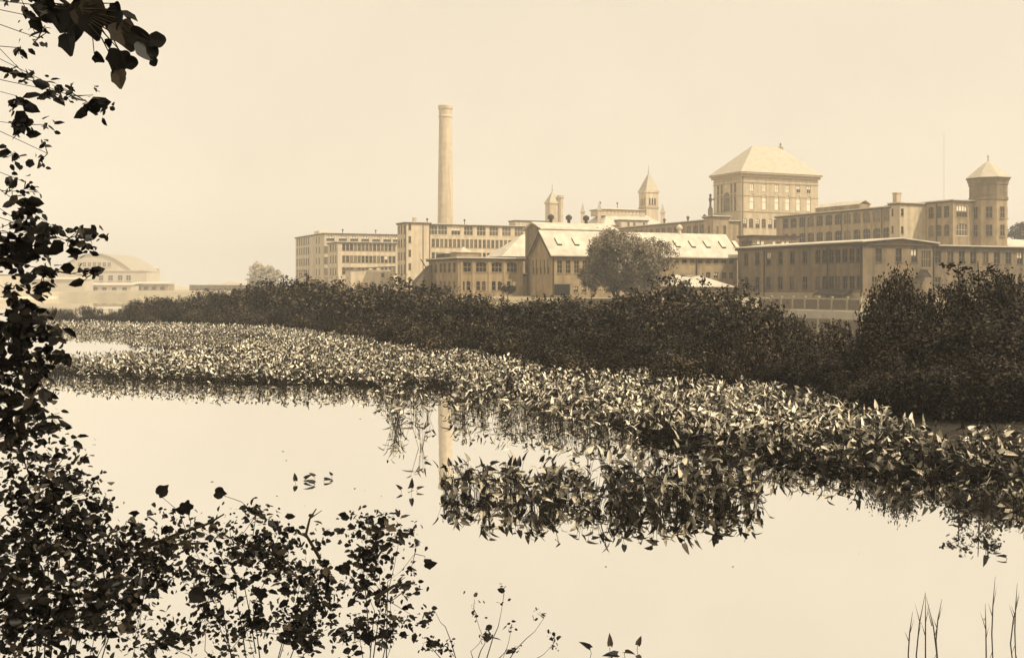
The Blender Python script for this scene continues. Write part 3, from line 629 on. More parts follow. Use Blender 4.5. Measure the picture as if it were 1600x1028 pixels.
tower('bell_tower', 'square bell tower with arched openings and pointed roof beside the hip-roofed block', 1013.5, 372, 4.7, zat(372, 302) - 2, zat(372, 266) - 2, zat(372, 321) - 2)
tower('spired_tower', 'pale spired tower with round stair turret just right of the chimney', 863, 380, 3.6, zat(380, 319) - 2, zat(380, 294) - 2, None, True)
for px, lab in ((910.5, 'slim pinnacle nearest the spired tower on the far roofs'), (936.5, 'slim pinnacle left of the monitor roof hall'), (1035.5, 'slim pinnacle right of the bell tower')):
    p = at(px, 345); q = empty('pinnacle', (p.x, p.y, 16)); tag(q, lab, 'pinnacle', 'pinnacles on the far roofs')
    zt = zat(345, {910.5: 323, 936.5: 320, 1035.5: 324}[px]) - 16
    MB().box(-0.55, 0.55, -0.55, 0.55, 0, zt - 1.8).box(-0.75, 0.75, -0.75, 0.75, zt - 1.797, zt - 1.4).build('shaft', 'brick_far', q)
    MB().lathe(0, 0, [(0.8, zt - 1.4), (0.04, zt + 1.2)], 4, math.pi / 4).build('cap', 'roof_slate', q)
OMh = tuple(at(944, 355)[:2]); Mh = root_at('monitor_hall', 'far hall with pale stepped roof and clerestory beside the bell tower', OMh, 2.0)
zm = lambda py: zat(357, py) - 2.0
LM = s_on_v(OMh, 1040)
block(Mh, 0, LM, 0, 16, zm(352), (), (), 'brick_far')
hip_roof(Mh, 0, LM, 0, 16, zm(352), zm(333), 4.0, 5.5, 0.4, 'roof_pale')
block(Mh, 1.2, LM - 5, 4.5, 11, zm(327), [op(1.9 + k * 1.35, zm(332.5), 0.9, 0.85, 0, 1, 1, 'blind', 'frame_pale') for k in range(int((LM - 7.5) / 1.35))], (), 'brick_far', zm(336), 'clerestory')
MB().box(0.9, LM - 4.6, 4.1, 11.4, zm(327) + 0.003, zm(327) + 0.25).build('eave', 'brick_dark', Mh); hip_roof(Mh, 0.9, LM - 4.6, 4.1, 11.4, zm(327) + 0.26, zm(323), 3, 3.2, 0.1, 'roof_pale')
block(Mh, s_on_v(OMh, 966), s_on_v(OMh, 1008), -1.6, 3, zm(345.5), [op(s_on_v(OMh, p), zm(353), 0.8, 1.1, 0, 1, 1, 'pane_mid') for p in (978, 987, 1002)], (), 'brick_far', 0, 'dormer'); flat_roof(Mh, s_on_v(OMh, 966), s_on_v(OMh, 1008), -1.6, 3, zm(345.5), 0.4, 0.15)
for p in (956, 983): MB().lathe(s_on_v(OMh, p), 7.5, [(0.1, zm(326)), (0.1, zm(316)), (0.3, zm(315.8)), (0.3, zm(314)), (0.05, zm(313))], 8).build('roof_vent', 'metal', Mh)
OMm = tuple(at(806, 345)[:2]); Mm = root_at('distant_monitor', 'small pale roof monitor peeping over the long mill roof', OMm, 2.0)
block(Mm, 0, s_on_v(OMm, 858), 0, 5, zat(345, 346) - 2, [op(0.9 + k * 1.5, zat(345, 350) - 2, 0.9, 0.6, 0, 1, 1, 'blind', 'frame_pale') for k in range(6)], (), 'brick_far', 14); flat_roof(Mm, 0, s_on_v(OMm, 858), 0, 5, zat(345, 346) - 2, 0.3, 0.1)
# house roof and tree at the right edge behind the tower
pr = at(1612, 255); RH = empty('house', (pr.x, pr.y, 2.0), ANG); tag(RH, 'small house with pale gabled roof at the right edge behind the octagonal tower', 'house')
block(RH, -5, 6, 0, 8, 9.5, [op(-3, 6, 1, 1.6), op(0, 6, 1, 1.6)], [op(3, 6, 1, 1.6)], 'brick_dark'); gable_ends(RH, -5, 6, 0, 8, 9.503, 12.2, 'x', 'brick_dark'); gable_roof(RH, -5, 6, 0, 8, 9.55, 12.3, 'x')
# --- board fence on a stone footing at the water
FO = (43.4, 141.0)
fx0, fx1 = -1.5, 21.0
SWl = empty('stone_wharf', (FO[0], FO[1], 0), ANG); tag(SWl, 'pale low stone wharf under the board fence at the water', 'wall')
for k in range(12):
    a = fx0 + (fx1 - fx0) * k / 12; b = fx0 + (fx1 - fx0) * (k + 1) / 12
    MB().box(-0.35 + rnd.uniform(-.03, .03), 1.0, a + 0.02, b - 0.02, -0.6, 0.48 + rnd.uniform(-.03, .02)).build('stone', 'trim_pale', SWl)
FN = empty('board_fence', (FO[0], FO[1], 0.5), ANG); tag(FN, 'grey board fence with pale posts along the water below the dark mill', 'fence')
fps = [t_on_u(FO, p) for p in (1345, 1324, 1300, 1279, 1258, 1239, 1221, 1205, 1190)]
for i, a in enumerate(fps):
    MB().box(-0.12, 0.12, a - 0.13, a + 0.13, 0, 1.72).box(-0.17, 0.17, a - 0.18, a + 0.18, 1.723, 1.83).build('post', 'wood_pale', FN)
    if i:
        l, r = fps[i - 1] + 0.14, a - 0.14
        pn = MB(); n = 14
        for k in range(n): pn.box(0.02, 0.05 + 0.012 * (k % 2), l + (r - l) * k / n + 0.01, l + (r - l) * (k + 1) / n - 0.01, 0.12, 1.45 + rnd.uniform(-.03, .03))
        pn.build('board_panel', 'wood_grey', FN)
        MB().box(-0.06, 0.018, l, r, 1.5, 1.64).box(-0.06, 0.018, l, r, 0.0, 0.1).build('rail', 'wood_pale', FN)
M['far_wall'] = material('haze_paled_wall', (0.50, 0.435, 0.33), 0.9, 0.08, 0.4)  # wall colour lifted toward the sky tone to imitate haze
# --- far shore at the left
pb = at(148, 520); BH = empty('arched_hall', (pb.x, pb.y, 2.0)); tag(BH, 'hazy far hall with a big rounded roof at the far left shore', 'building')
W2 = 17.5; ze = zat(520, 425) - 2; zp = zat(520, 397) - 2
arc = [(-W2 + 2 * W2 * k / 16, ze + (zp - ze) * math.sin(math.pi * k / 16) ** 0.9) for k in range(17)]
wb = MB(); wb.poly([(-W2, 0, 0), (W2, 0, 0), (W2, 0, ze)] + [(x, 0, z) for x, z in reversed(arc[1:-1])] + [(-W2, 0, ze)]); wb.poly([(-W2, 0, 0), (-W2, 40, 0), (-W2, 40, ze), (-W2, 0, ze)]); wb.poly([(W2, 0, 0), (W2, 40, 0), (W2, 40, ze), (W2, 0, ze)])
wb.build('wall', 'far_wall', BH)
rb = MB()
for k in range(16): (x0, z0), (x1, z1) = arc[k], arc[k + 1]; rb.solid([(x0, -0.6, z0 + 0.5), (x1, -0.6, z1 + 0.5), (x1, 40, z1 + 0.5), (x0, 40, z0 + 0.5)], 0.45)
M['far_roof'] = material('haze_toned_roof', (0.33, 0.29, 0.22), 0.9, 0.1, 0.4); rb.build('roof', 'far_roof', BH)  # roof tone kept near the sky's, haze put into the colour
MB().box(6, 26, -6, -0.003, 0, zat(514, 424) - 2).build('wing', 'far_wall', BH); MB().box(5.6, 26.4, -6.4, 0, zat(514, 424) - 1.997, zat(514, 424) - 1.5).build('roof', 'far_wall', BH)
for p in (158, 173, 188, 201):
    x = at(p, 514).x - pb.x; wo = link('window', window_meshes(2.2, 2.3, 2, 2, 'frame_pale', 0), BH, None, (x, -6.25, zat(514, 438) - 2)); link('pane', pane_mesh(2.2, 2.3, 'pane'), wo)
for k in range(7):
    wo = link('window', window_meshes(1.6, 2.0, 2, 2, 'frame_pale', 0), BH, None, (-7 + k * 2.3, -0.25, ze + 2.5)); link('pane', pane_mesh(1.6, 2.0, 'pane_mid'), wo)
for (pa, pb_, pt, D, lab, rm) in ((135, 205, 446, 440, 'low pale shed with dark openings below the rounded hall', 'far_wall'), (205, 262, 444, 450, 'low shed with dark front right of the rounded hall', 'far_wall'), (30, 132, 437, 430, 'long white-walled shed left of the rounded hall', 'far_wall'), (205, 240, 420, 560, 'boxy far building right of the rounded hall', 'far_wall')):
    p0 = at(pa, D); w = (pb_ - pa) / F * D; r = empty('shore_shed', (p0.x, p0.y, 2.0)); tag(r, lab, 'shed')
    h = zat(D, pt) - 2
    block(r, 0, w, 0, 9, h, [op(w * k, 0.3 if D < 500 else h - 3.5, 1.8, min(1.5, h * 0.5), 0, 2, 1) for k in (0.2, 0.4, 0.62, 0.85)] if pa != 30 else (), (), 'far_wall' if pa != 205 else 'brick'); 
    MB().solid([(-0.5, -0.6, h + 0.25), (w + 0.5, -0.6, h + 0.25), (w + 0.5, 9.5, h + 1.0), (-0.5, 9.5, h + 1.0)], 0.24).build('roof', rm, r)
pe = at(296, 470); pe2 = at(470, 440)
tag(MB().poly([(pe.x, pe.y, 1.5), (pe2.x, pe2.y, 1.5), (pe2.x, pe2.y, 3.9), (pe.x, pe.y, 4.1)]).solid([(pe.x, pe.y - 0.3, 4.35), (pe2.x, pe2.y - 0.3, 4.15), (pe2.x, pe2.y + 1.2, 4.15), (pe.x, pe.y + 1.2, 4.35)], 0.25).build('boundary_wall', 'brick_dark'), 'long low dark boundary wall running to the far mill', 'wall')

# ------------------------------------------------------------------ foliage machinery
OV = np.array([(0, 0, 0), (.30, .28, .06), (.24, .68, .05), (0, 1.0, -.06), (-.24, .68, .05), (-.30, .28, .06)]); OVF = np.array([(0, 1, 2, 3), (0, 3, 4, 5)])
PK = np.array([(0, 0, 0), (.20, -.14, .05), (.26, .18, .09), (0, .42, 0), (.15, .64, .03), (0, 1.05, -.12), (-.20, -.14, .05), (-.26, .18, .09), (-.15, .64, .03)])
PKF = np.array([(0, 1, 2, 3), (3, 2, 4, 5), (0, 3, 7, 6), (3, 5, 8, 7)])
MP = [(0, -.02), (.2, -.12), (.42, -.03), (.43, .2), (.52, .44), (.40, .56), (.27, .74), (.0, 1.0), (-.25, .72), (-.38, .56), (-.5, .40), (-.43, .18), (-.40, -.04), (-.2, -.12)]
def frames(d, up):
    d = d / np.linalg.norm(d, axis=1, keepdims=True); x = np.cross(d, up); n = np.linalg.norm(x, axis=1, keepdims=True); n[n < 1e-6] = 1; x = x / n
    return np.stack([x, d, np.cross(x, d)], axis=2)          # columns x, y(tip), z(normal)
def rand_dirs(n, lo=-0.6, hi=0.8):
    th = rng.uniform(0, 2 * np.pi, n); z = rng.uniform(lo, hi, n); r = np.sqrt(np.clip(1 - z * z, 0, 1)); return np.stack([r * np.cos(th), r * np.sin(th), z], 1)
def scatter(T, TF, pos, R, s):
    v = np.einsum('nij,kj->nki', R, T) * s[:, None, None] + pos[:, None, :]
    f = TF[None] + (np.arange(len(pos)) * len(T))[:, None, None]
    return v.reshape(-1, 3), f.reshape(-1, TF.shape[1])
def leaf_cloud(pos, size, T=OV, TF=OVF, lo=-0.6, hi=0.7, jit=0.35, nrm=None):
    n = len(pos); d = rand_dirs(n, lo, hi); up = rand_dirs(n, 0.2, 1.0) if nrm is None else nrm + rng.normal(size=(n, 3)) * 0.45; d = d if nrm is None else np.cross(up, rand_dirs(n, -1, 1)) + 0.15 * d; s = size * rng.uniform(1 - jit, 1 + jit, n)
    return scatter(T, TF, pos, frames(d, up), s)

def shrub_mesh(seed, nleaf, leaf, width=1.15, shoots=14, name='foliage'):
    # unit-height shrub: lobes of leaf clumps plus upright leafy shoots
    g = np.random.default_rng(seed); pos = []; nr = []
    lobes = [(g.uniform(-.38, .38) * width, g.uniform(-.38, .38) * width, g.uniform(.30, .70), g.uniform(.18, .30)) for _ in range(9)] + [(0, 0, .42, .34), (0.1, 0, .2, .36), (-.1, .05, .2, .36)]
    w = np.array([l[3] ** 2 for l in lobes]); w /= w.sum(); cnt = (w * nleaf * 0.82).astype(int)
    for (x, y, z, r), c in zip(lobes, cnt):
        nc = 16; dirs = g.normal(size=(nc, 3)); dirs /= np.linalg.norm(dirs, axis=1, keepdims=True); cc = np.array((x, y, z)) + dirs * r * g.uniform(.55, 1.0, (nc, 1))
        idx = g.integers(0, nc, c); pp = cc[idx] + g.normal(size=(c, 3)) * r * 0.20; pos.append(pp); q = pp - np.array((x, y, z)) * .8 - np.array((0, 0, .1)); nr.append(q / np.linalg.norm(q, axis=1, keepdims=True) + np.array((0, 0, .35)))
    st = []
    for k in range(shoots):
        x, y = g.uniform(-.5, .5) * width, g.uniform(-.5, .5) * width; top = g.uniform(.72, 1.04) * (1 - 0.5 * (x * x + y * y) / (.25 * width * width) * 0.6); lean = g.normal(size=2) * .09
        m = int(nleaf * 0.18 / shoots); tt = g.uniform(0.35, 1.0, m)
        p = np.stack([x + lean[0] * tt, y + lean[1] * tt, top * tt], 1) + g.normal(size=(m, 3)) * 0.028 * (1.25 - tt[:, None]) * 1.6; pos.append(p); nr.append(g.normal(size=(m, 3)) + np.array((0, 0, .6)))
        st.append(((x * .3, y * .3, 0), (x * 0.85, y * 0.85, top * .45), (x + lean[0], y + lean[1], top)))
    pos = np.concatenate(pos); nr = np.concatenate(nr); k_ = pos[:, 2] > 0.01; pos = pos[k_]; nr = nr[k_]
    v, f = leaf_cloud(pos, leaf, nrm=nr); me = np_mesh(name, v, f); me.materials.append(M['leaf_thicket_pale' if seed % 3 == 1 and seed < 200 else 'leaf_thicket'])
    sb = MB()
    for a, b, c in st: sb.tube([a, b, c], [0.012, 0.007, 0.002], 4)
    sm = sb.mesh('stems'); sm.materials.append(M['twig'])
    return me, sm
far_var = [shrub_mesh(100 + i, 4600, 0.050, 1.2 + 0.1 * (i % 3)) for i in range(7)]
near_var = [shrub_mesh(200 + i, 11000, 0.036, 1.25, 22) for i in range(4)]
def place_shrub(pos, h, wx, var, label, group, name='shrub', wy=None):
    r = empty(name, pos, rnd.uniform(0, 6.28)); r.scale = (wx, wy or wx * rnd.uniform(.85, 1.15), h)
    link('foliage', var[0], r); link('stems', var[1], r); tag(r, label, 'shrub', group); return r

# ------------------------------------------------------------------ thicket on the spit
def interp(px, tab): return float(np.interp(px, [t[0] for t in tab], [t[1] for t in tab]))
TOP = [(70, 492), (150, 482), (200, 476), (260, 466), (300, 457), (350, 449), (400, 450), (430, 447), (470, 440), (520, 437), (560, 436), (610, 443), (640, 447), (680, 448), (720, 447), (780, 456), (840, 459), (900, 459), (960, 458), (1000, 452), (1045, 442), (1070, 430), (1110, 436), (1150, 444), (1185, 450), (1205, 472), (1225, 484), (1260, 486), (1320, 490), (1345, 484)]
FR = [(60, 100), (200, 97), (430, 87), (530, 74), (620, 56), (760, 52), (860, 43), (1040, 40), (1200, 35.5), (1350, 30)]
BK = [(60, 110), (250, 118), (450, 112), (700, 90), (900, 78), (1050, 70), (1200, 62), (1350, 58)]
TG = 'shrubs of the dark thicket on the spit'
SEG = [(180, 'at the low left tip of the spit'), (300, 'below the hazy far shore'), (400, 'below the boundary wall and hazy tree'), (460, 'just left of the far mill'), (545, 'below the far mill'), (625, 'below the far annex'), (680, 'below the stair pavilion of the long mill'), (760, 'below the left half of the arched workshop'), (830, 'below the right half of the arched workshop'), (905, 'below the shed gable'), (980, 'below the left half of the round tree'), (1050, 'below the right half of the round tree'), (1130, 'below the white-roofed lean-to'), (1200, 'below the left end of the dark mill'), (1275, 'below the left half of the board fence'), (1500, 'below the right half of the board fence')]
ROWS = ('tall dark shrub on the thicket crest', 'dark leafy shrub inside the thicket', 'lower dark thicket-front shrub', 'small dark shrub at the thicket waterline')
def lab_for(px, row):
    w = next(b for a, b in SEG if px < a or a == 1500); l = ROWS[row] + ' ' + w; return l, 'thicket: ' + l
px = 78.0
while px < 1345:
    fr, bk = interp(px, FR), interp(px, BK)
    for row, (k, zf) in enumerate(((0.85, 1.0), (0.45, 0.92), (0.12, 0.72), (0.0, 0.5))):
        p = px + rnd.uniform(-9, 9); D = fr + (bk - fr) * k + rnd.uniform(-2, 2) + (0.8 if row == 3 else 0)
        htop = zat(D, interp(p, TOP) - (10 if 250 < p < 650 else 3 if p < 1000 else -4) + rnd.uniform(-11, 12)) - 0.15
        h = htop * zf if row < 2 else min(htop * zf, 2.4 * zf + rnd.uniform(-.2, .3) + 0.3)
        if h < 0.5: h = 0.5
        wx = (h * rnd.uniform(0.75, 1.05) + 0.4) * (0.62 if 1130 < p < 1345 else 1.0)
        q = at(p, D)
        place_shrub((q.x, q.y, 0.12), h, wx, pick(far_var if D > 48 else far_var + near_var), *lab_for(p, row))
    px += (F * 1.9 / (fr + bk) * 2) * rnd.uniform(0.75, 1.05)
# distinct taller bushes of the right-hand mass
RB = [(1402, 38, 416, 1.9, 'tall spreading bush standing over the right end of the board fence'), (1376, 35, 452, 1.5, 'lower bush tucked left under the tall spreading bush'), (1442, 40, 449, 2.0, 'rounded dark bush just right of the tall spreading bush'),
      (1480, 37, 447, 1.9, 'dark bush midway between the spreading bush and the right edge'), (1510, 39, 434, 1.5, 'upright bush below the octagonal tower'), (1548, 36, 426, 2.1, 'dark bush second from the right edge under the tower'), (1597, 37, 424, 2.4, 'dark bush filling the right edge of the picture'), (1650, 36, 430, 3.4, 'dark bush beyond the right edge')]
for p, D, top, wx, lab in RB[:-1]:
    q = at(p, D); place_shrub((q.x, q.y, 0.15), zat(D, top - 7) - 0.15, wx, pick(near_var), lab, None, 'tall_shrub')
gl_ = 'low dark shrub at the foot of the right-hand bushes'
for p, D, h, wx in [(1335, 35, 1.7, 1.6), (1372, 31.5, 2.0, 1.7), (1400, 33, 2.7, 2.8), (1440, 32, 2.9, 2.8), (1480, 33.5, 3.1, 2.8), (1520, 31.5, 2.9, 2.8), (1560, 33, 3.1, 2.8), (1600, 31.5, 3.0, 2.8), (1420, 29.5, 1.7, 2.3), (1465, 28.5, 1.8, 2.3), (1510, 28.3, 1.8, 2.3), (1555, 28, 1.9, 2.3), (1600, 28, 2.0, 2.4), (1285, 37, 1.6, 2.2), (1245, 40, 1.5, 2.2), (1320, 32.5, 1.5, 2.2), (1372, 29.8, 1.4, 2.0)]:
    q = at(p, D); wh = next(b for a, b in ((1260, 'below the left half of the board fence'), (1300, 'below the middle of the board fence'), (1345, 'below the right end of the board fence'), (1385, 'left of the tall spreading bush'), (1430, 'below the tall spreading bush'), (1470, 'below the rounded dark bush'), (1500, 'left of the upright bush'), (1535, 'below the upright bush'), (1575, 'below the octagonal tower'), (1700, 'at the right edge of the picture')) if p < a)
    l_ = ('waterside low dark shrub ' if D < 30.5 else 'low dark shrub ') + wh
    place_shrub((q.x, q.y, 0.12), h, wx, pick(near_var), l_, 'low right-hand shrubs ' + wh)
# lone spindly sapling standing out of the right-hand bushes
def sapling(px_, D, top, lab, crown_n, cw, seed, mat='leaf_thicket', lsize=0.11):
    q = at(px_, D); h = zat(D, top) - 0.2; g = np.random.default_rng(seed); r = empty('sapling', (q.x, q.y, 0.2)); tag(r, lab, 'sapling')
    tb = MB(); tb.tube([(0, 0, 0), (.08, 0, h * .5), (0, 0, h)], [0.05, 0.035, 0.012], 6); pos = []
    for k in range(10):
        z = h * g.uniform(.55, .95); a = g.uniform(0, 6.28); l = cw * g.uniform(.5, 1); e = (math.cos(a) * l, math.sin(a) * l, z + l * .4); tb.tube([(0, 0, z), e], [0.015, 0.006], 4)
        c = crown_n // 10; pos.append(np.array(e) + g.normal(size=(c, 3)) * cw * 0.28)
    tb.build('trunk', 'bark', r); v, f = leaf_cloud(np.concatenate(pos), lsize); link('crown', np_mesh('crown', v, f), r, M[mat])
sapling(1528, 33, 408, 'thin sapling with a small dark crown rising against the brick mill', 500, 0.5, 5)
sapling(1497, 34, 412, 'thin sapling poking up below the octagonal tower', 350, 0.35, 6)

# ------------------------------------------------------------------ trees
def tree(name, label, base, H, Wd, nleaf, leaf, seed, mat, trunks, crown_lo, lobes_n=16, group=None, parts=True):
    g = np.random.default_rng(seed); r = empty(name, base); tag(r, label, 'tree', group)
    zc = H * (crown_lo + 1) / 2; lobes = []
    for k in range(lobes_n):
        d = g.normal(size=3); d /= np.linalg.norm(d); rr = g.uniform(.45, .78)
        lobes.append(((d[0] * Wd / 2 * rr, d[1] * Wd / 2 * rr * .9, zc + d[2] * H * (1 - crown_lo) / 2 * rr), g.uniform(.2, .32) * Wd * .62))
    tb = MB(); pos = []; nr = []
    for k in range(trunks):
        a = 6.28 * k / trunks + 0.5; off = 0.07 * Wd if trunks > 1 else 0; b = Vector((math.cos(a) * off, math.sin(a) * off * .5, 0)); m = Vector((math.cos(a) * off * 1.8, math.sin(a) * off * 1.2, H * crown_lo * 1.1))
        rad = 0.024 * H; tb.tube([b, (b + m) / 2 + Vector((.05, 0, 0)), m], [rad * 1.2, rad, rad * .8], 8)
        for (c, rl) in lobes[k::trunks]: tb.tube([m, (m + Vector(c)) / 2 + Vector((0, 0, -.1)), c], [rad * .6, rad * .4, rad * .12], 5)
    for c, rl in lobes:
        nc = 22; dirs = g.normal(size=(nc, 3)); dirs /= np.linalg.norm(dirs, axis=1, keepdims=True); cc = np.array(c) + dirs * rl * g.uniform(.7, 1.05, (nc, 1)); n = nleaf // lobes_n
        idx = g.integers(0, nc, n); pp = cc[idx] + g.normal(size=(n, 3)) * rl * .15 * np.array((1, 1, .75)); pos.append(pp); q = pp - np.array(c); nr.append(q / np.linalg.norm(q, axis=1, keepdims=True) + np.array((0, 0, .35)))
    tb.build('trunk', 'bark', r); v, f = leaf_cloud(np.concatenate(pos), leaf, lo=-.8, hi=.4, nrm=np.concatenate(nr)); link('crown', np_mesh('crown', v, f), r, M[mat]); return r
q = at(975, 146); tree('round_tree', 'pale round-crowned tree with several trunks before the skylight shed', (q.x, q.y, 1.6), zat(146, 362) - 1.6, 13.6, 42000, 0.27, 3, 'leaf_willow', 4, 0.12, 34)
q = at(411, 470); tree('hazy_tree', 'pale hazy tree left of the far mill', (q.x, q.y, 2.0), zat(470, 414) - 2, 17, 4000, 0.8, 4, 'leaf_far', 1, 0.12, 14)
q = at(1594, 300); tree('edge_tree', 'dark tree behind the house at the right edge', (q.x, q.y, 2.0), zat(300, 338) - 2, 11, 4000, 0.5, 8, 'leaf_thicket', 1, 0.25, 12)
for p, D, tp, w, lab in ((793, 150, 441, 2.6, 'small spindly tree before the right end of the arched workshop'), (690, 150, 447, 2.8, 'small dark tree before the left end of the arched workshop'), (1068, 125, 428, 3.2, 'small dark tree before the white-roofed lean-to'), (1150, 110, 447, 2.4, 'small dark tree at the corner of the dark mill'), (655, 150, 446, 2.6, 'small dark tree before the covered stairway')):
    q = at(p, D); zb = 2.0 if D >= 148 else 0.2; tree('small_tree', lab, (q.x, q.y, zb), zat(D, tp) - zb, w, 1100, 0.16, int(p), 'leaf_thicket', 1, 0.2, 9)

# ------------------------------------------------------------------ pickerelweed bed in the pond
def inpoly(x, y, poly):
    inside = np.zeros(len(x), bool); n = len(poly)
    for i in range(n):
        (x1, y1), (x2, y2) = poly[i], poly[(i + 1) % n]
        if y1 == y2: continue
        c = ((y1 > y) != (y2 > y)) & (x < (x2 - x1) * (y - y1) / (y2 - y1) + x1); inside ^= c
    return inside
up = lambda l: [(a, HY + 1.241 * (b - HY) - 6) for a, b in l]
dense = up([(40, 560), (75, 557), (200, 549), (350, 541), (420, 526), (430, 513), (530, 517), (620, 541), (760, 548), (860, 571), (1040, 578), (1200, 598), (1350, 626), (1400, 640), (1440, 660), (1680, 664)]) + \
    [(1680, 752), (1480, 758), (1400, 757), (1300, 744), (1200, 736), (1100, 722), (1010, 700), (960, 672), (860, 640), (760, 620), (680, 612), (600, 609), (370, 605), (150, 593), (40, 588)]
sparse = [(706, 622), (860, 640), (960, 672), (1010, 700), (1100, 722), (1200, 736), (1215, 760), (1060, 738), (960, 700), (860, 672), (706, 655)]
fringe = [(590, 612), (675, 616), (672, 690), (655, 730), (610, 690)]
clump = [(676, 768), (720, 758), (780, 760), (900, 754), (1050, 752), (1150, 760), (1215, 772), (1180, 792), (1100, 800), (1050, 808), (900, 804), (760, 797), (690, 786)]
strip = [(70, 511), (300, 513), (440, 514), (445, 528), (350, 531), (250, 527), (70, 520)]
edge = [(1470, 776), (1680, 774), (1680, 800), (1600, 796), (1520, 790)]
def fill(poly, density):
    q = np.array([at(a, CAMH * F / (b - HY))[:2] for a, b in poly]); lo, hi = q.min(0), q.max(0); n = int((hi[0] - lo[0]) * (hi[1] - lo[1]) * density)
    p = rng.uniform(lo, hi, (n, 2)); X = p[:, 0] / p[:, 1] * F + 800; Yp = HY + CAMH * F / p[:, 1]; k = inpoly(X, Yp, poly) & (X > -60) & (X < 1660); return p[k]
pts = np.concatenate([fill(dense, 6.5), fill(sparse, 3.0), fill(fringe, 1.0), fill(clump, 11.0), fill(strip, 5.0), fill(edge, 4.0)])
def thin(p):      # patchiness
    return 0.5 + 0.5 * np.sin(p[:, 0] * 0.9 + 1.3 * np.sin(p[:, 1] * 0.7)) * np.cos(p[:, 1] * 0.8 + p[:, 0] * 0.35)
pts = pts[rng.uniform(0, 1, len(pts)) < 0.72 + 0.4 * thin(pts)]
pts = pts[np.argsort(pts[:, 1])]
def plant_leaves(g, n, hs=1.0):
    a = g.uniform(0, 2 * np.pi, n); tilt = g.uniform(0.05, 0.55, n); L_ = (0.10 + 0.58 * g.uniform(0, 1, n) ** 0.8) * hs
    top = np.stack([np.cos(a) * np.sin(tilt) * L_, np.sin(a) * np.sin(tilt) * L_, np.cos(tilt) * L_], 1)
    el = g.uniform(-0.45, 1.35, n); a2 = a + g.normal(size=n) * 1.4
    d = np.stack([np.cos(a2) * np.cos(el), np.sin(a2) * np.cos(el), np.sin(el)], 1)
    upv = np.stack([-np.cos(a2) * np.sin(el), -np.sin(a2) * np.sin(el), np.cos(el)], 1) + g.normal(size=(n, 3)) * 0.75
    return top, d, upv, 0.085 + 0.115 * g.uniform(0, 1, n) ** 1.3
NIND = 240
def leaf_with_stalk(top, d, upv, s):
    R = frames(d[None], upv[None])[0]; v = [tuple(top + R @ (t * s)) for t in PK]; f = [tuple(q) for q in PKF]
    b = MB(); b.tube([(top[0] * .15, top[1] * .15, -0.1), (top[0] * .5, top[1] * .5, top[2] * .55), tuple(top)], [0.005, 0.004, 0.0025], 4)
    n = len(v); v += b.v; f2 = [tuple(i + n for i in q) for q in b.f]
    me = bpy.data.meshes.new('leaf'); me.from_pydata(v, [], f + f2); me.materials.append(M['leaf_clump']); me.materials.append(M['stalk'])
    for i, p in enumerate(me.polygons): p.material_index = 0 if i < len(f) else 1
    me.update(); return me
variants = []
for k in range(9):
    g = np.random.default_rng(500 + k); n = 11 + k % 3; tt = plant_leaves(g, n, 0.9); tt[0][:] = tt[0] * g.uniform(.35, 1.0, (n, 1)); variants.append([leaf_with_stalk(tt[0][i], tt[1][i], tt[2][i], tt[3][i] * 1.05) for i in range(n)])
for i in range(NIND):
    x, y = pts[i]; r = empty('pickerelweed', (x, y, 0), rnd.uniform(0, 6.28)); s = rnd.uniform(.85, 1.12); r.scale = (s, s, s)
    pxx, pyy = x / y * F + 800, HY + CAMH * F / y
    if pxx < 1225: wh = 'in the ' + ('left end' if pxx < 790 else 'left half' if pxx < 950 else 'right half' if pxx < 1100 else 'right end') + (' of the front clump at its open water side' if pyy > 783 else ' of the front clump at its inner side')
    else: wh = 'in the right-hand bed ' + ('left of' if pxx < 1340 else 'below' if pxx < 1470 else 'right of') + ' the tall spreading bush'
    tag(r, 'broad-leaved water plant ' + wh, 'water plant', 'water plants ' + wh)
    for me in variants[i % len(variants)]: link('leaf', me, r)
rest = pts[NIND:]
def bed_mesh(P, per, T, TF, stalk):
    n = len(P); N_ = n * per; top, d, upv, s = plant_leaves(rng, N_); base = np.repeat(P, per, 0); base3 = np.concatenate([base, np.zeros((N_, 1))], 1)
    v, f = scatter(T, TF, base3 + top, frames(d, upv), s * 1.02)
    if stalk:
        w = 0.005; k = np.arange(N_); ax = rng.uniform(0, 2 * np.pi, N_); o = np.stack([np.cos(ax) * w, np.sin(ax) * w, np.zeros(N_)], 1)
        b = base3 + np.array((0, 0, -.1)) + top * np.array((.15, .15, 0)); t = base3 + top
        o2 = np.stack([-o[:, 1], o[:, 0], o[:, 2]], 1)
        sv = np.stack([b - o, b + o, b + o2, t - o * .5, t + o * .5, t + o2 * .5], 1).reshape(-1, 3)
        sf = (np.array([(0, 1, 4, 3), (1, 2, 5, 4), (2, 0, 3, 5)])[None] + (k * 6)[:, None, None]).reshape(-1, 4)
        return v, f, sv, sf
    return v, f, None, None
PK2 = np.array([(0, -.05, 0), (.26, .2, .08), (.13, .68, .02), (0, 1.05, -.15), (-.13, .68, .02), (-.26, .2, .08)])
PKN = PK * np.array((.6, 1.45, 1.6)); near = rest[rest[:, 1] < 34]; mid = rest[(rest[:, 1] >= 34) & (rest[:, 1] < 60)]; farp = rest[rest[:, 1] >= 60]
B = empty('pickerelweed_bed', (0, 30, 0)); tag(B, 'broad bed of pale-leaved water plants spreading across the pond', 'water plants', None, 'stuff')
def add_bed(P, per, T, TF, stalk):
    v, f, sv, sf = bed_mesh(P, per, T, TF, stalk)
    o = link('leaves', np_mesh('leaves', v - np.array((0, 30, 0)), f), B, M['leaf_water']); o['kind'] = 'stuff'
    if stalk: o = link('stalks', np_mesh('stalks', sv - np.array((0, 30, 0)), sf), B, M['stalk']); o['kind'] = 'stuff'
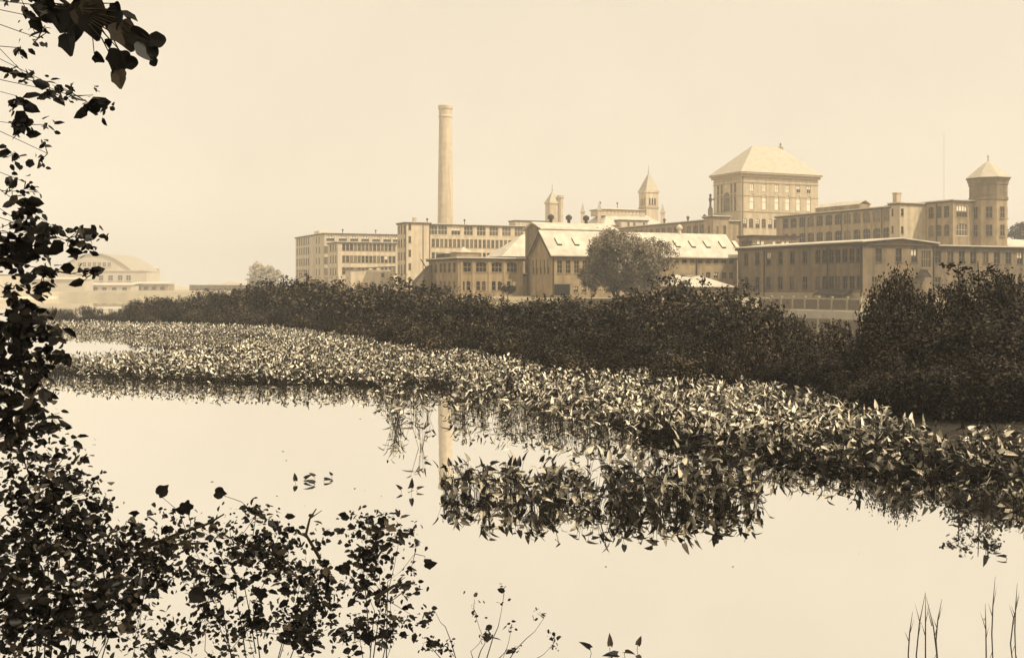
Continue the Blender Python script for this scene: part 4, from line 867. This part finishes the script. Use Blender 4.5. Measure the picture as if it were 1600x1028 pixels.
add_bed(near, 8, PK, PKF, True); add_bed(near, 6, PKN, PKF, True); add_bed(mid, 12, PK2, OVF, True); add_bed(farp, 9, PK2, OVF, False)
dl = fill(dense[:16] + [(a, b - 9) for a, b in dense[16:]], 40.0); n = len(dl)          # near-black leaves added low among the stalks to block bounce and darken gaps
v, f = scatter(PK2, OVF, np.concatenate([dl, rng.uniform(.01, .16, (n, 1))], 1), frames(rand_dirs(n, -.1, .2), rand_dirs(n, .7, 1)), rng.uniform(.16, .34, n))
o = link('shade_leaves', np_mesh('shade_leaves', v - np.array((0, 30, 0)), f), B, M['dark_leaf']); o['kind'] = 'stuff'

# loose arrow-leaved plants in open water
def loose_plant(px_, py_, spec, lab):
    D = CAMH * F / (py_ - HY); q = at(px_, D); r = empty('loose_water_plant', (q.x, q.y, 0)); tag(r, lab, 'water plant')
    for dx, dy, z, ang, el, s_ in spec:
        top = np.array((dx, dy, z)); d = np.array((math.cos(ang) * math.cos(el), math.sin(ang) * math.cos(el), math.sin(el)))
        R_ = frames(d[None], np.array([[0.2, -.6, .8]]))[0]; me = bpy.data.meshes.new('leaf'); me.from_pydata([tuple(top + R_ @ (t_ * s_)) for t_ in PK], [], [tuple(f_) for f_ in PKF]); link('leaf', me, r, M['leaf_near'])
        MB().tube([(dx - d[0] * .03, dy - d[1] * .03, -.05), tuple(top)], [.004, .003], 4).build('stalk', 'stalk', r)
loose_plant(482, 755, [(-.24, 0, .05, 1.9, .9, .17), (-.12, .3, .04, .4, .5, .16), (.02, .5, .05, 2.6, .4, .15), (.12, -.1, .03, 3.5, .3, .20), (.26, .2, .04, .2, -.05, .16), (.33, .6, .05, 2.2, .5, .12)], 'loose water plant in open water above the foreground twigs')
loose_plant(640, 770, [(.03, 0, .10, 1.4, 1.2, .17), (-.16, .1, .05, 2.6, .6, .14), (.12, .2, .04, .3, .3, .13), (.0, .4, .03, 4.4, .1, .16)], 'small upright water plant left of the front clump')
loose_plant(1540, 862, [(.0, 0, .05, 1.6, 1.3, .18), (.16, .1, .03, .3, .2, .13), (.1, -.4, .03, 2.8, .1, .12)], 'small floating water plant off the right end of the bed')
loose_plant(960, 1020, [(-.24, 0, .05, 2.6, .4, .13), (-.04, .05, .06, 1.5, 1.1, .12), (.1, -.05, .03, 5.5, .1, .12), (.24, .1, .05, 1.0, .7, .11), (.02, -.1, .02, 3.4, .05, .15)], 'small cluster of leaves at the bottom edge of the pond')
n = 70; fp_ = np.stack([rng.uniform(-6, 9, n), rng.uniform(11.5, 36, n)], 1); v, f = scatter(PK2, OVF, np.concatenate([fp_, np.full((n, 1), .006)], 1), frames(rand_dirs(n, -.03, .03), rand_dirs(n, .98, 1)), rng.uniform(.02, .07, n))
tag(link('floating_leaves', np_mesh('floating_leaves', v, f), None, M['dark_leaf']), 'tiny dark fallen leaves afloat on the open pond', 'leaves', None, 'stuff')

# ------------------------------------------------------------------ reeds bottom right
for k, (p, py, h, lean, lab) in enumerate([(1418, 1022, .42, .05, 'leftmost leaning reed of the bottom right cluster'), (1430, 1024, .62, .10, 'tall leaning reed second from the left at bottom right'), (1446, 1022, .60, .0, 'straight reed in the middle of the bottom right cluster'), (1466, 1024, .58, -.12, 'reed bent leftward at bottom right'), (1461, 1000, .42, .07, 'short reed crossing the bent reed at bottom right'),
                                          (1541, 1022, .5, -.01, 'single straight reed near the bottom right corner'), (1549, 990, .60, .04, 'thin leaning reed near the right edge'), (1577, 1005, .48, .10, 'dark reed at the bottom right corner'), (1585, 985, .5, .03, 'faint reed by the right edge')]):
    q = at(p, CAMH * F / (py - HY)); r = empty('reed', (q.x, q.y, 0)); tag(r, lab, 'reed', 'reeds at the bottom right')
    MB().tube([(0, 0, -.1), (lean * .4, 0, h * .5), (lean, 0, h)], [.0075, .006, .0015], 5).build('stem', 'reed', r)
    MB().poly([(lean * .5 - .006, 0, h * .5), (lean * .5 + .006, 0.005, h * .5), (lean * .5 + .05 * (-1) ** k, .02, h * .85)]).poly([(lean * .3 - .006, 0, h * .3), (lean * .3 + .006, 0.005, h * .3), (lean * .3 - .04 * (-1) ** k, .02, h * .55)]).build('blade', 'reed', r)

# ------------------------------------------------------------------ foreground: overhanging tree and bank shrubs
def ovate_mesh(k):
    g = random.Random(k); s = g.uniform(.8, 1.2); v = [(a * s, b, c + g.uniform(-.03, .03)) for a, b, c in OV]; me = bpy.data.meshes.new('leaf'); me.from_pydata(v, [], [tuple(q) for q in OVF]); me.materials.append(M['leaf_near']); return me
def chaikin(p):
    o = []
    for i in range(len(p)): a, b = np.array(p[i]), np.array(p[(i + 1) % len(p)]); o += [tuple(a * .75 + b * .25), tuple(a * .25 + b * .75)]
    return o
def maple_mesh(k, sharp=False):
    g = random.Random(k); MPS = (list if sharp else chaikin)([(a * g.uniform(.8, 1.2), b * g.uniform(.85, 1.15)) for a, b in MP]); v = [(0, .3, -.04)] + [(a, b, .12 * abs(a) - .10 * b * b) for a, b in MPS]; n = len(MPS)
    me = bpy.data.meshes.new('leaf'); me.from_pydata(v, [], [(0, 1 + i, 1 + (i + 1) % n) for i in range(n)]); me.materials.append(M['leaf_near']); return me
ovm = [ovate_mesh(k) for k in range(5)]; mpm = [maple_mesh(k) for k in range(4)]; mps = [maple_mesh(k + 20, True) for k in range(4)]
SZ = 0.64
def foreground(name, label, cat, base, trunk, clusters, big, nparts, limb_from, DENS=1.4):
    r = empty(name, base); tag(r, label, cat); B0 = Vector(base); br = MB()
    if trunk: br.tube([Vector(p) - B0 for p, _ in trunk], [w for _, w in trunk], 10)
    P, S = [], []
    for (cx, cyy, rx, ry, D, n, s) in clusters:
        c = at(cx, D, cyy); st = Vector(limb_from(c)); mid = (st + c) / 2 + Vector((rnd.uniform(-.12, .12), rnd.uniform(-.2, .2), rnd.uniform(-.05, .2) + (c - st).length * rnd.uniform(-.1, .14)))
        br.tube([st - B0, st.lerp(mid, .6) - B0 + Vector((0, 0, .03)), mid - B0, mid.lerp(c, .5) - B0 + Vector((0, .02, -.03)), c - B0], [.005, .004, .003, .002, .0015], 5)
        sx, sz = rx / F * D, ry / F * D; m = max(2, n // 7); tw = rng.normal(size=(m, 3)) * np.array((sx, sx * .9, sz)) * .62 + np.array(c)
        for t_ in tw[:10]: br.tube([c - B0, Vector(t_) - B0], [.0035, .0015], 3)
        n = int(n * DENS); idx = rng.integers(0, m, n); P.append(tw[idx] + rng.normal(size=(n, 3)) * np.array((sx, sx * .8, sz)) * .36); S += list(s * SZ * (rng.uniform(.5, 1.15, n) + 0.9 * (rng.uniform(0, 1, n) > .84)))
    cc_ = [at(c[0], c[4], c[1]) for c in clusters]
    for (bx, by, D, s, ang) in big:
        c = at(bx, D, by); e = min(cc_, key=lambda q: (q - c).length); br.tube([e - B0, (e + c) / 2 - B0 + Vector((.02, 0, .02)), c - B0 + Vector((-math.sin(ang), 0, math.cos(ang))) * s * .4], [.003, .0025, .0015], 4)
    br.build('branches', 'twig', r)
    P = np.concatenate(P); S = np.array(S); order = rng.permutation(len(P)); P, S = P[order], S[order]
    for (bx, by, D, s, ang) in big:
        c = at(bx, D, by); d = Vector((math.sin(ang), rnd.uniform(-.3, .3), -math.cos(ang))); R = frames(np.array([d]), np.array([[rnd.uniform(-.5, .5), -1, rnd.uniform(-.3, .5)]]))[0]
        o = link('leaf', pick(mpm if cat == 'tree' else mps), r); o.matrix_local = Matrix.Translation(c - B0) @ Matrix(R.tolist()).to_4x4() @ Matrix.Scale(s * .88, 4) @ Matrix.Translation((0, -.45, 0))
    n1 = min(nparts, len(P)); d = rand_dirs(n1, -.9, .3); R = frames(d, rand_dirs(n1, -.2, 1))
    for i in range(n1):
        o = link('leaf', pick(ovm), r); o.matrix_local = Matrix.Translation(Vector(P[i]) - B0) @ Matrix(R[i].tolist()).to_4x4() @ Matrix.Scale(float(S[i]), 4)
    if len(P) > n1:
        k = len(P) - n1; d = rand_dirs(k, -.9, .3); v, f = scatter(OV, OVF, P[n1:] - np.array(base), frames(d, rand_dirs(k, -.2, 1)), S[n1:]); o = link('foliage', np_mesh('foliage', v, f), r, M['leaf_near']); o['kind'] = 'stuff'
    return r
tb = (-4.7, 5.4, 1.0)
tree_cl = [(115, 15, 55, 22, 4.0, 30, .075), (45, 25, 30, 25, 4.6, 14, .06), (60, 60, 18, 20, 4.6, 9, .06), (28, 75, 10, 10, 4.6, 5, .05),
    (40, 118, 28, 14, 6, 18, .085), (25, 150, 16, 14, 6, 14, .085), (75, 130, 28, 12, 6, 15, .085), (120, 150, 30, 22, 6, 30, .085), (150, 165, 12, 14, 6, 8, .08),
    (35, 195, 26, 16, 6, 26, .085), (20, 245, 12, 18, 6, 12, .085), (74, 240, 9, 24, 6, 10, .08), (40, 285, 22, 12, 6, 11, .08), (55, 300, 8, 10, 6, 5, .08), (14, 300, 9, 22, 6, 9, .08),
    (28, 345, 28, 22, 6, 60, .09), (60, 365, 32, 22, 6, 60, .09), (108, 372, 32, 16, 6, 38, .085), (130, 385, 14, 22, 6, 16, .08), (25, 400, 24, 34, 6, 70, .09), (67, 430, 15, 28, 6, 32, .085), (110, 428, 28, 8, 6, 18, .08), (138, 432, 9, 9, 6, 5, .08), (14, 455, 14, 18, 6, 22, .09),
    (24, 500, 26, 30, 6, 90, .09), (38, 530, 34, 40, 6.2, 120, .09), (30, 585, 34, 34, 6.2, 110, .09), (62, 560, 22, 26, 6.2, 45, .085), (14, 640, 16, 40, 6.2, 70, .085), (50, 630, 26, 30, 6.2, 60, .08), (60, 668, 30, 22, 6.4, 45, .08)]
bigs = [(107, 68, 4, .095, .2), (175, 33, 4, .10, -.6), (196, 56, 4, .115, .4), (220, 58, 4, .085, 1.2), (231, 80, 4, .095, .5), (248, 63, 4, .07, 1.6), (154, 91, 4.1, .05, .9), (185, 98, 4, .10, -.2), (206, 98, 4, .06, 1.4), (186, 124, 4, .075, .1), (170, 68, 4.1, .035, 0), (182, 14, 4, .05, .3), (145, 42, 4, .10, .3), (119, 47, 4, .085, -.2), (95, 28, 4, .11, .1), (130, 22, 4, .12, -.4), (75, 18, 4, .10, .6), (150, 18, 4, .11, .5), (108, 40, 4.05, .10, .9), (240, 98, 4, .04, .2), (58, 40, 4.3, .06, .4)]
def limb_tree(c): return (-3.4 + rnd.uniform(-.3, .3), 5.0 + rnd.uniform(-.4, .4), max(1.6, min(5.3, c.z + rnd.uniform(-.15, .6))))
foreground('overhanging_tree', 'dark leafy tree overhanging the left edge of the picture', 'tree', tb, [((-4.7, 5.4, 1.0), .2), ((-4.6, 5.3, 2.6), .17), ((-4.2, 5.2, 4.2), .12), ((-3.4, 5.0, 5.2), .06), ((-2.6, 4.6, 5.35), .03), ((-1.55, 4.0, 4.58), .006)], tree_cl, bigs, 290, limb_tree)
# limbs: keep twigs visually tied to the tree beyond the frame
def shrub_from(bx, by): return lambda c: (bx + (c.x - bx) * .35, by + (c.y - by) * .35, max(.15, c.z * .45))
s1 = [(40, 700, 44, 46, 7, 120, .075), (85, 735, 40, 30, 7.2, 60, .075), (60, 790, 60, 50, 7, 220, .08), (40, 880, 55, 70, 6.8, 330, .085), (130, 830, 60, 40, 7.2, 220, .08), (160, 880, 70, 50, 7.2, 300, .08), (60, 970, 70, 50, 6.8, 320, .085), (150, 960, 60, 40, 7, 170, .08), (225, 870, 45, 40, 7.4, 150, .075), (105, 765, 50, 20, 7.2, 55, .07), (225, 930, 20, 45, 7.4, 60, .07), (170, 790, 40, 14, 7.4, 22, .07)]
b = at(70, 6.9); foreground('bank_bush', 'dense dark bush filling the bottom left corner', 'shrub', (b.x, b.y, .1), None, s1, [], 240, shrub_from(b.x, b.y), 2.0)
s2 = [(400, 805, 38, 26, 8.5, 55, .07), (360, 840, 50, 30, 8.5, 75, .075), (425, 870, 48, 32, 8.5, 150, .08), (470, 905, 40, 36, 8.5, 130, .08), (460, 975, 36, 34, 8.4, 150, .08), (330, 900, 40, 30, 8.4, 65, .075), (320, 960, 36, 45, 8.4, 80, .08), (385, 985, 55, 30, 8.4, 95, .08), (295, 840, 40, 18, 8.3, 45, .07), (260, 1000, 45, 20, 8.2, 75, .075), (495, 950, 20, 40, 8.4, 45, .075)]
b = at(400, 8.4); foreground('twiggy_bush', 'twiggy leafy bush at the bottom, second from the left', 'shrub', (b.x, b.y, 0), None, s2, [(255, 765, 8, .11, 2.4), (345, 770, 8, .10, 1.5), (292, 795, 8, .12, .4), (408, 930, 8, .11, 0), (310, 930, 8, .13, 1.0)], 220, shrub_from(b.x, b.y), 2.6)
s3 = [(575, 825, 32, 24, 8.8, 45, .075), (590, 860, 34, 30, 8.8, 85, .08), (570, 910, 34, 34, 8.8, 60, .08), (610, 940, 34, 30, 8.8, 45, .075), (560, 980, 36, 26, 8.7, 70, .08), (610, 990, 30, 22, 8.7, 40, .08), (625, 835, 18, 20, 8.8, 14, .07), (648, 865, 18, 16, 8.8, 14, .07)]
b = at(580, 8.8); foreground('upright_bush', 'upright leafy bush in the water, bottom centre left', 'shrub', (b.x, b.y, 0), None, s3, [(672, 880, 8.8, .10, 1.6), (540, 890, 8.8, .12, .6), (598, 815, 8.8, .09, .3), (575, 998, 8.6, .13, .1)], 200, shrub_from(b.x, b.y), 2.4)
s4 = [(680, 955, 14, 34, 9.2, 16, .085), (672, 1000, 22, 18, 9.2, 34, .07), (700, 1010, 20, 14, 9.2, 18, .07), (740, 950, 18, 24, 9.2, 10, .075), (760, 985, 16, 16, 9.2, 12, .075), (787, 930, 10, 10, 9.2, 7, .07), (800, 975, 14, 14, 9.2, 7, .075), (850, 965, 12, 14, 9.2, 7, .07), (865, 1005, 24, 10, 9.2, 14, .06), (790, 1015, 18, 8, 9.2, 10, .07)]
b = at(740, 9.2); foreground('low_waterside_plant', 'sparse low leafy plant at the bottom centre', 'plant', (b.x, b.y, 0), None, s4, [], 150, shrub_from(b.x, b.y))
# broken bare branches leaning over the water
for pts_, rd, lab in (([(215, 860), (275, 835), (325, 818), (350, 803)], .016, 'upper of two bare broken branches reaching over the water at bottom left'), ([(240, 858), (280, 850), (325, 848)], .014, 'lower bare broken branch reaching over the water at bottom left'), ([(500, 872), (478, 835), (484, 810), (494, 795)], .014, 'bare crooked stick rising between the bottom bushes'), ([(585, 935), (615, 915), (648, 910)], .014, 'short bare branch right of the upright bush'), ([(205, 985), (200, 965), (215, 930), (240, 905)], .03, 'thick curved bare branch in the dark bush')):
    pp = [at(a, 8.0 + .1 * i, b_) for i, (a, b_) in enumerate(pts_)]; r = empty('bare_branch', pp[0]); tag(r, lab, 'branch', None)
    MB().tube([p - pp[0] for p in pp], [rd * (1 - .22 * i) for i in range(len(pp))], 6).build('limb', 'twig', r)
    m = pp[len(pp) // 2] - pp[0]; MB().tube([m, m + Vector((.08, .05, .05))], [rd * .4, rd * .15], 5).build('spur', 'twig', r)

# ------------------------------------------------------------------ haze over the far mill and shore
hz = MB().box(-460, 460, -50, 810, -2, 72).build('haze', 'stalk'); tag(hz, kind='stuff'); hz['label'] = 'pale summer haze over the pond and mill'; hz['category'] = 'haze'
hm = bpy.data.materials.new('haze_air'); hm.use_nodes = True; t = hm.node_tree; t.nodes.clear()
pv_ = t.nodes.new('ShaderNodeVolumePrincipled'); ho = t.nodes.new('ShaderNodeOutputMaterial')
pv_.inputs['Color'].default_value = (0.99, 0.985, 0.97, 1); pv_.inputs['Density'].default_value = HAZE_DENSITY; pv_.inputs['Anisotropy'].default_value = 0.0
t.links.new(pv_.outputs[0], ho.inputs['Volume']); hz.data.materials.clear(); hz.data.materials.append(hm)
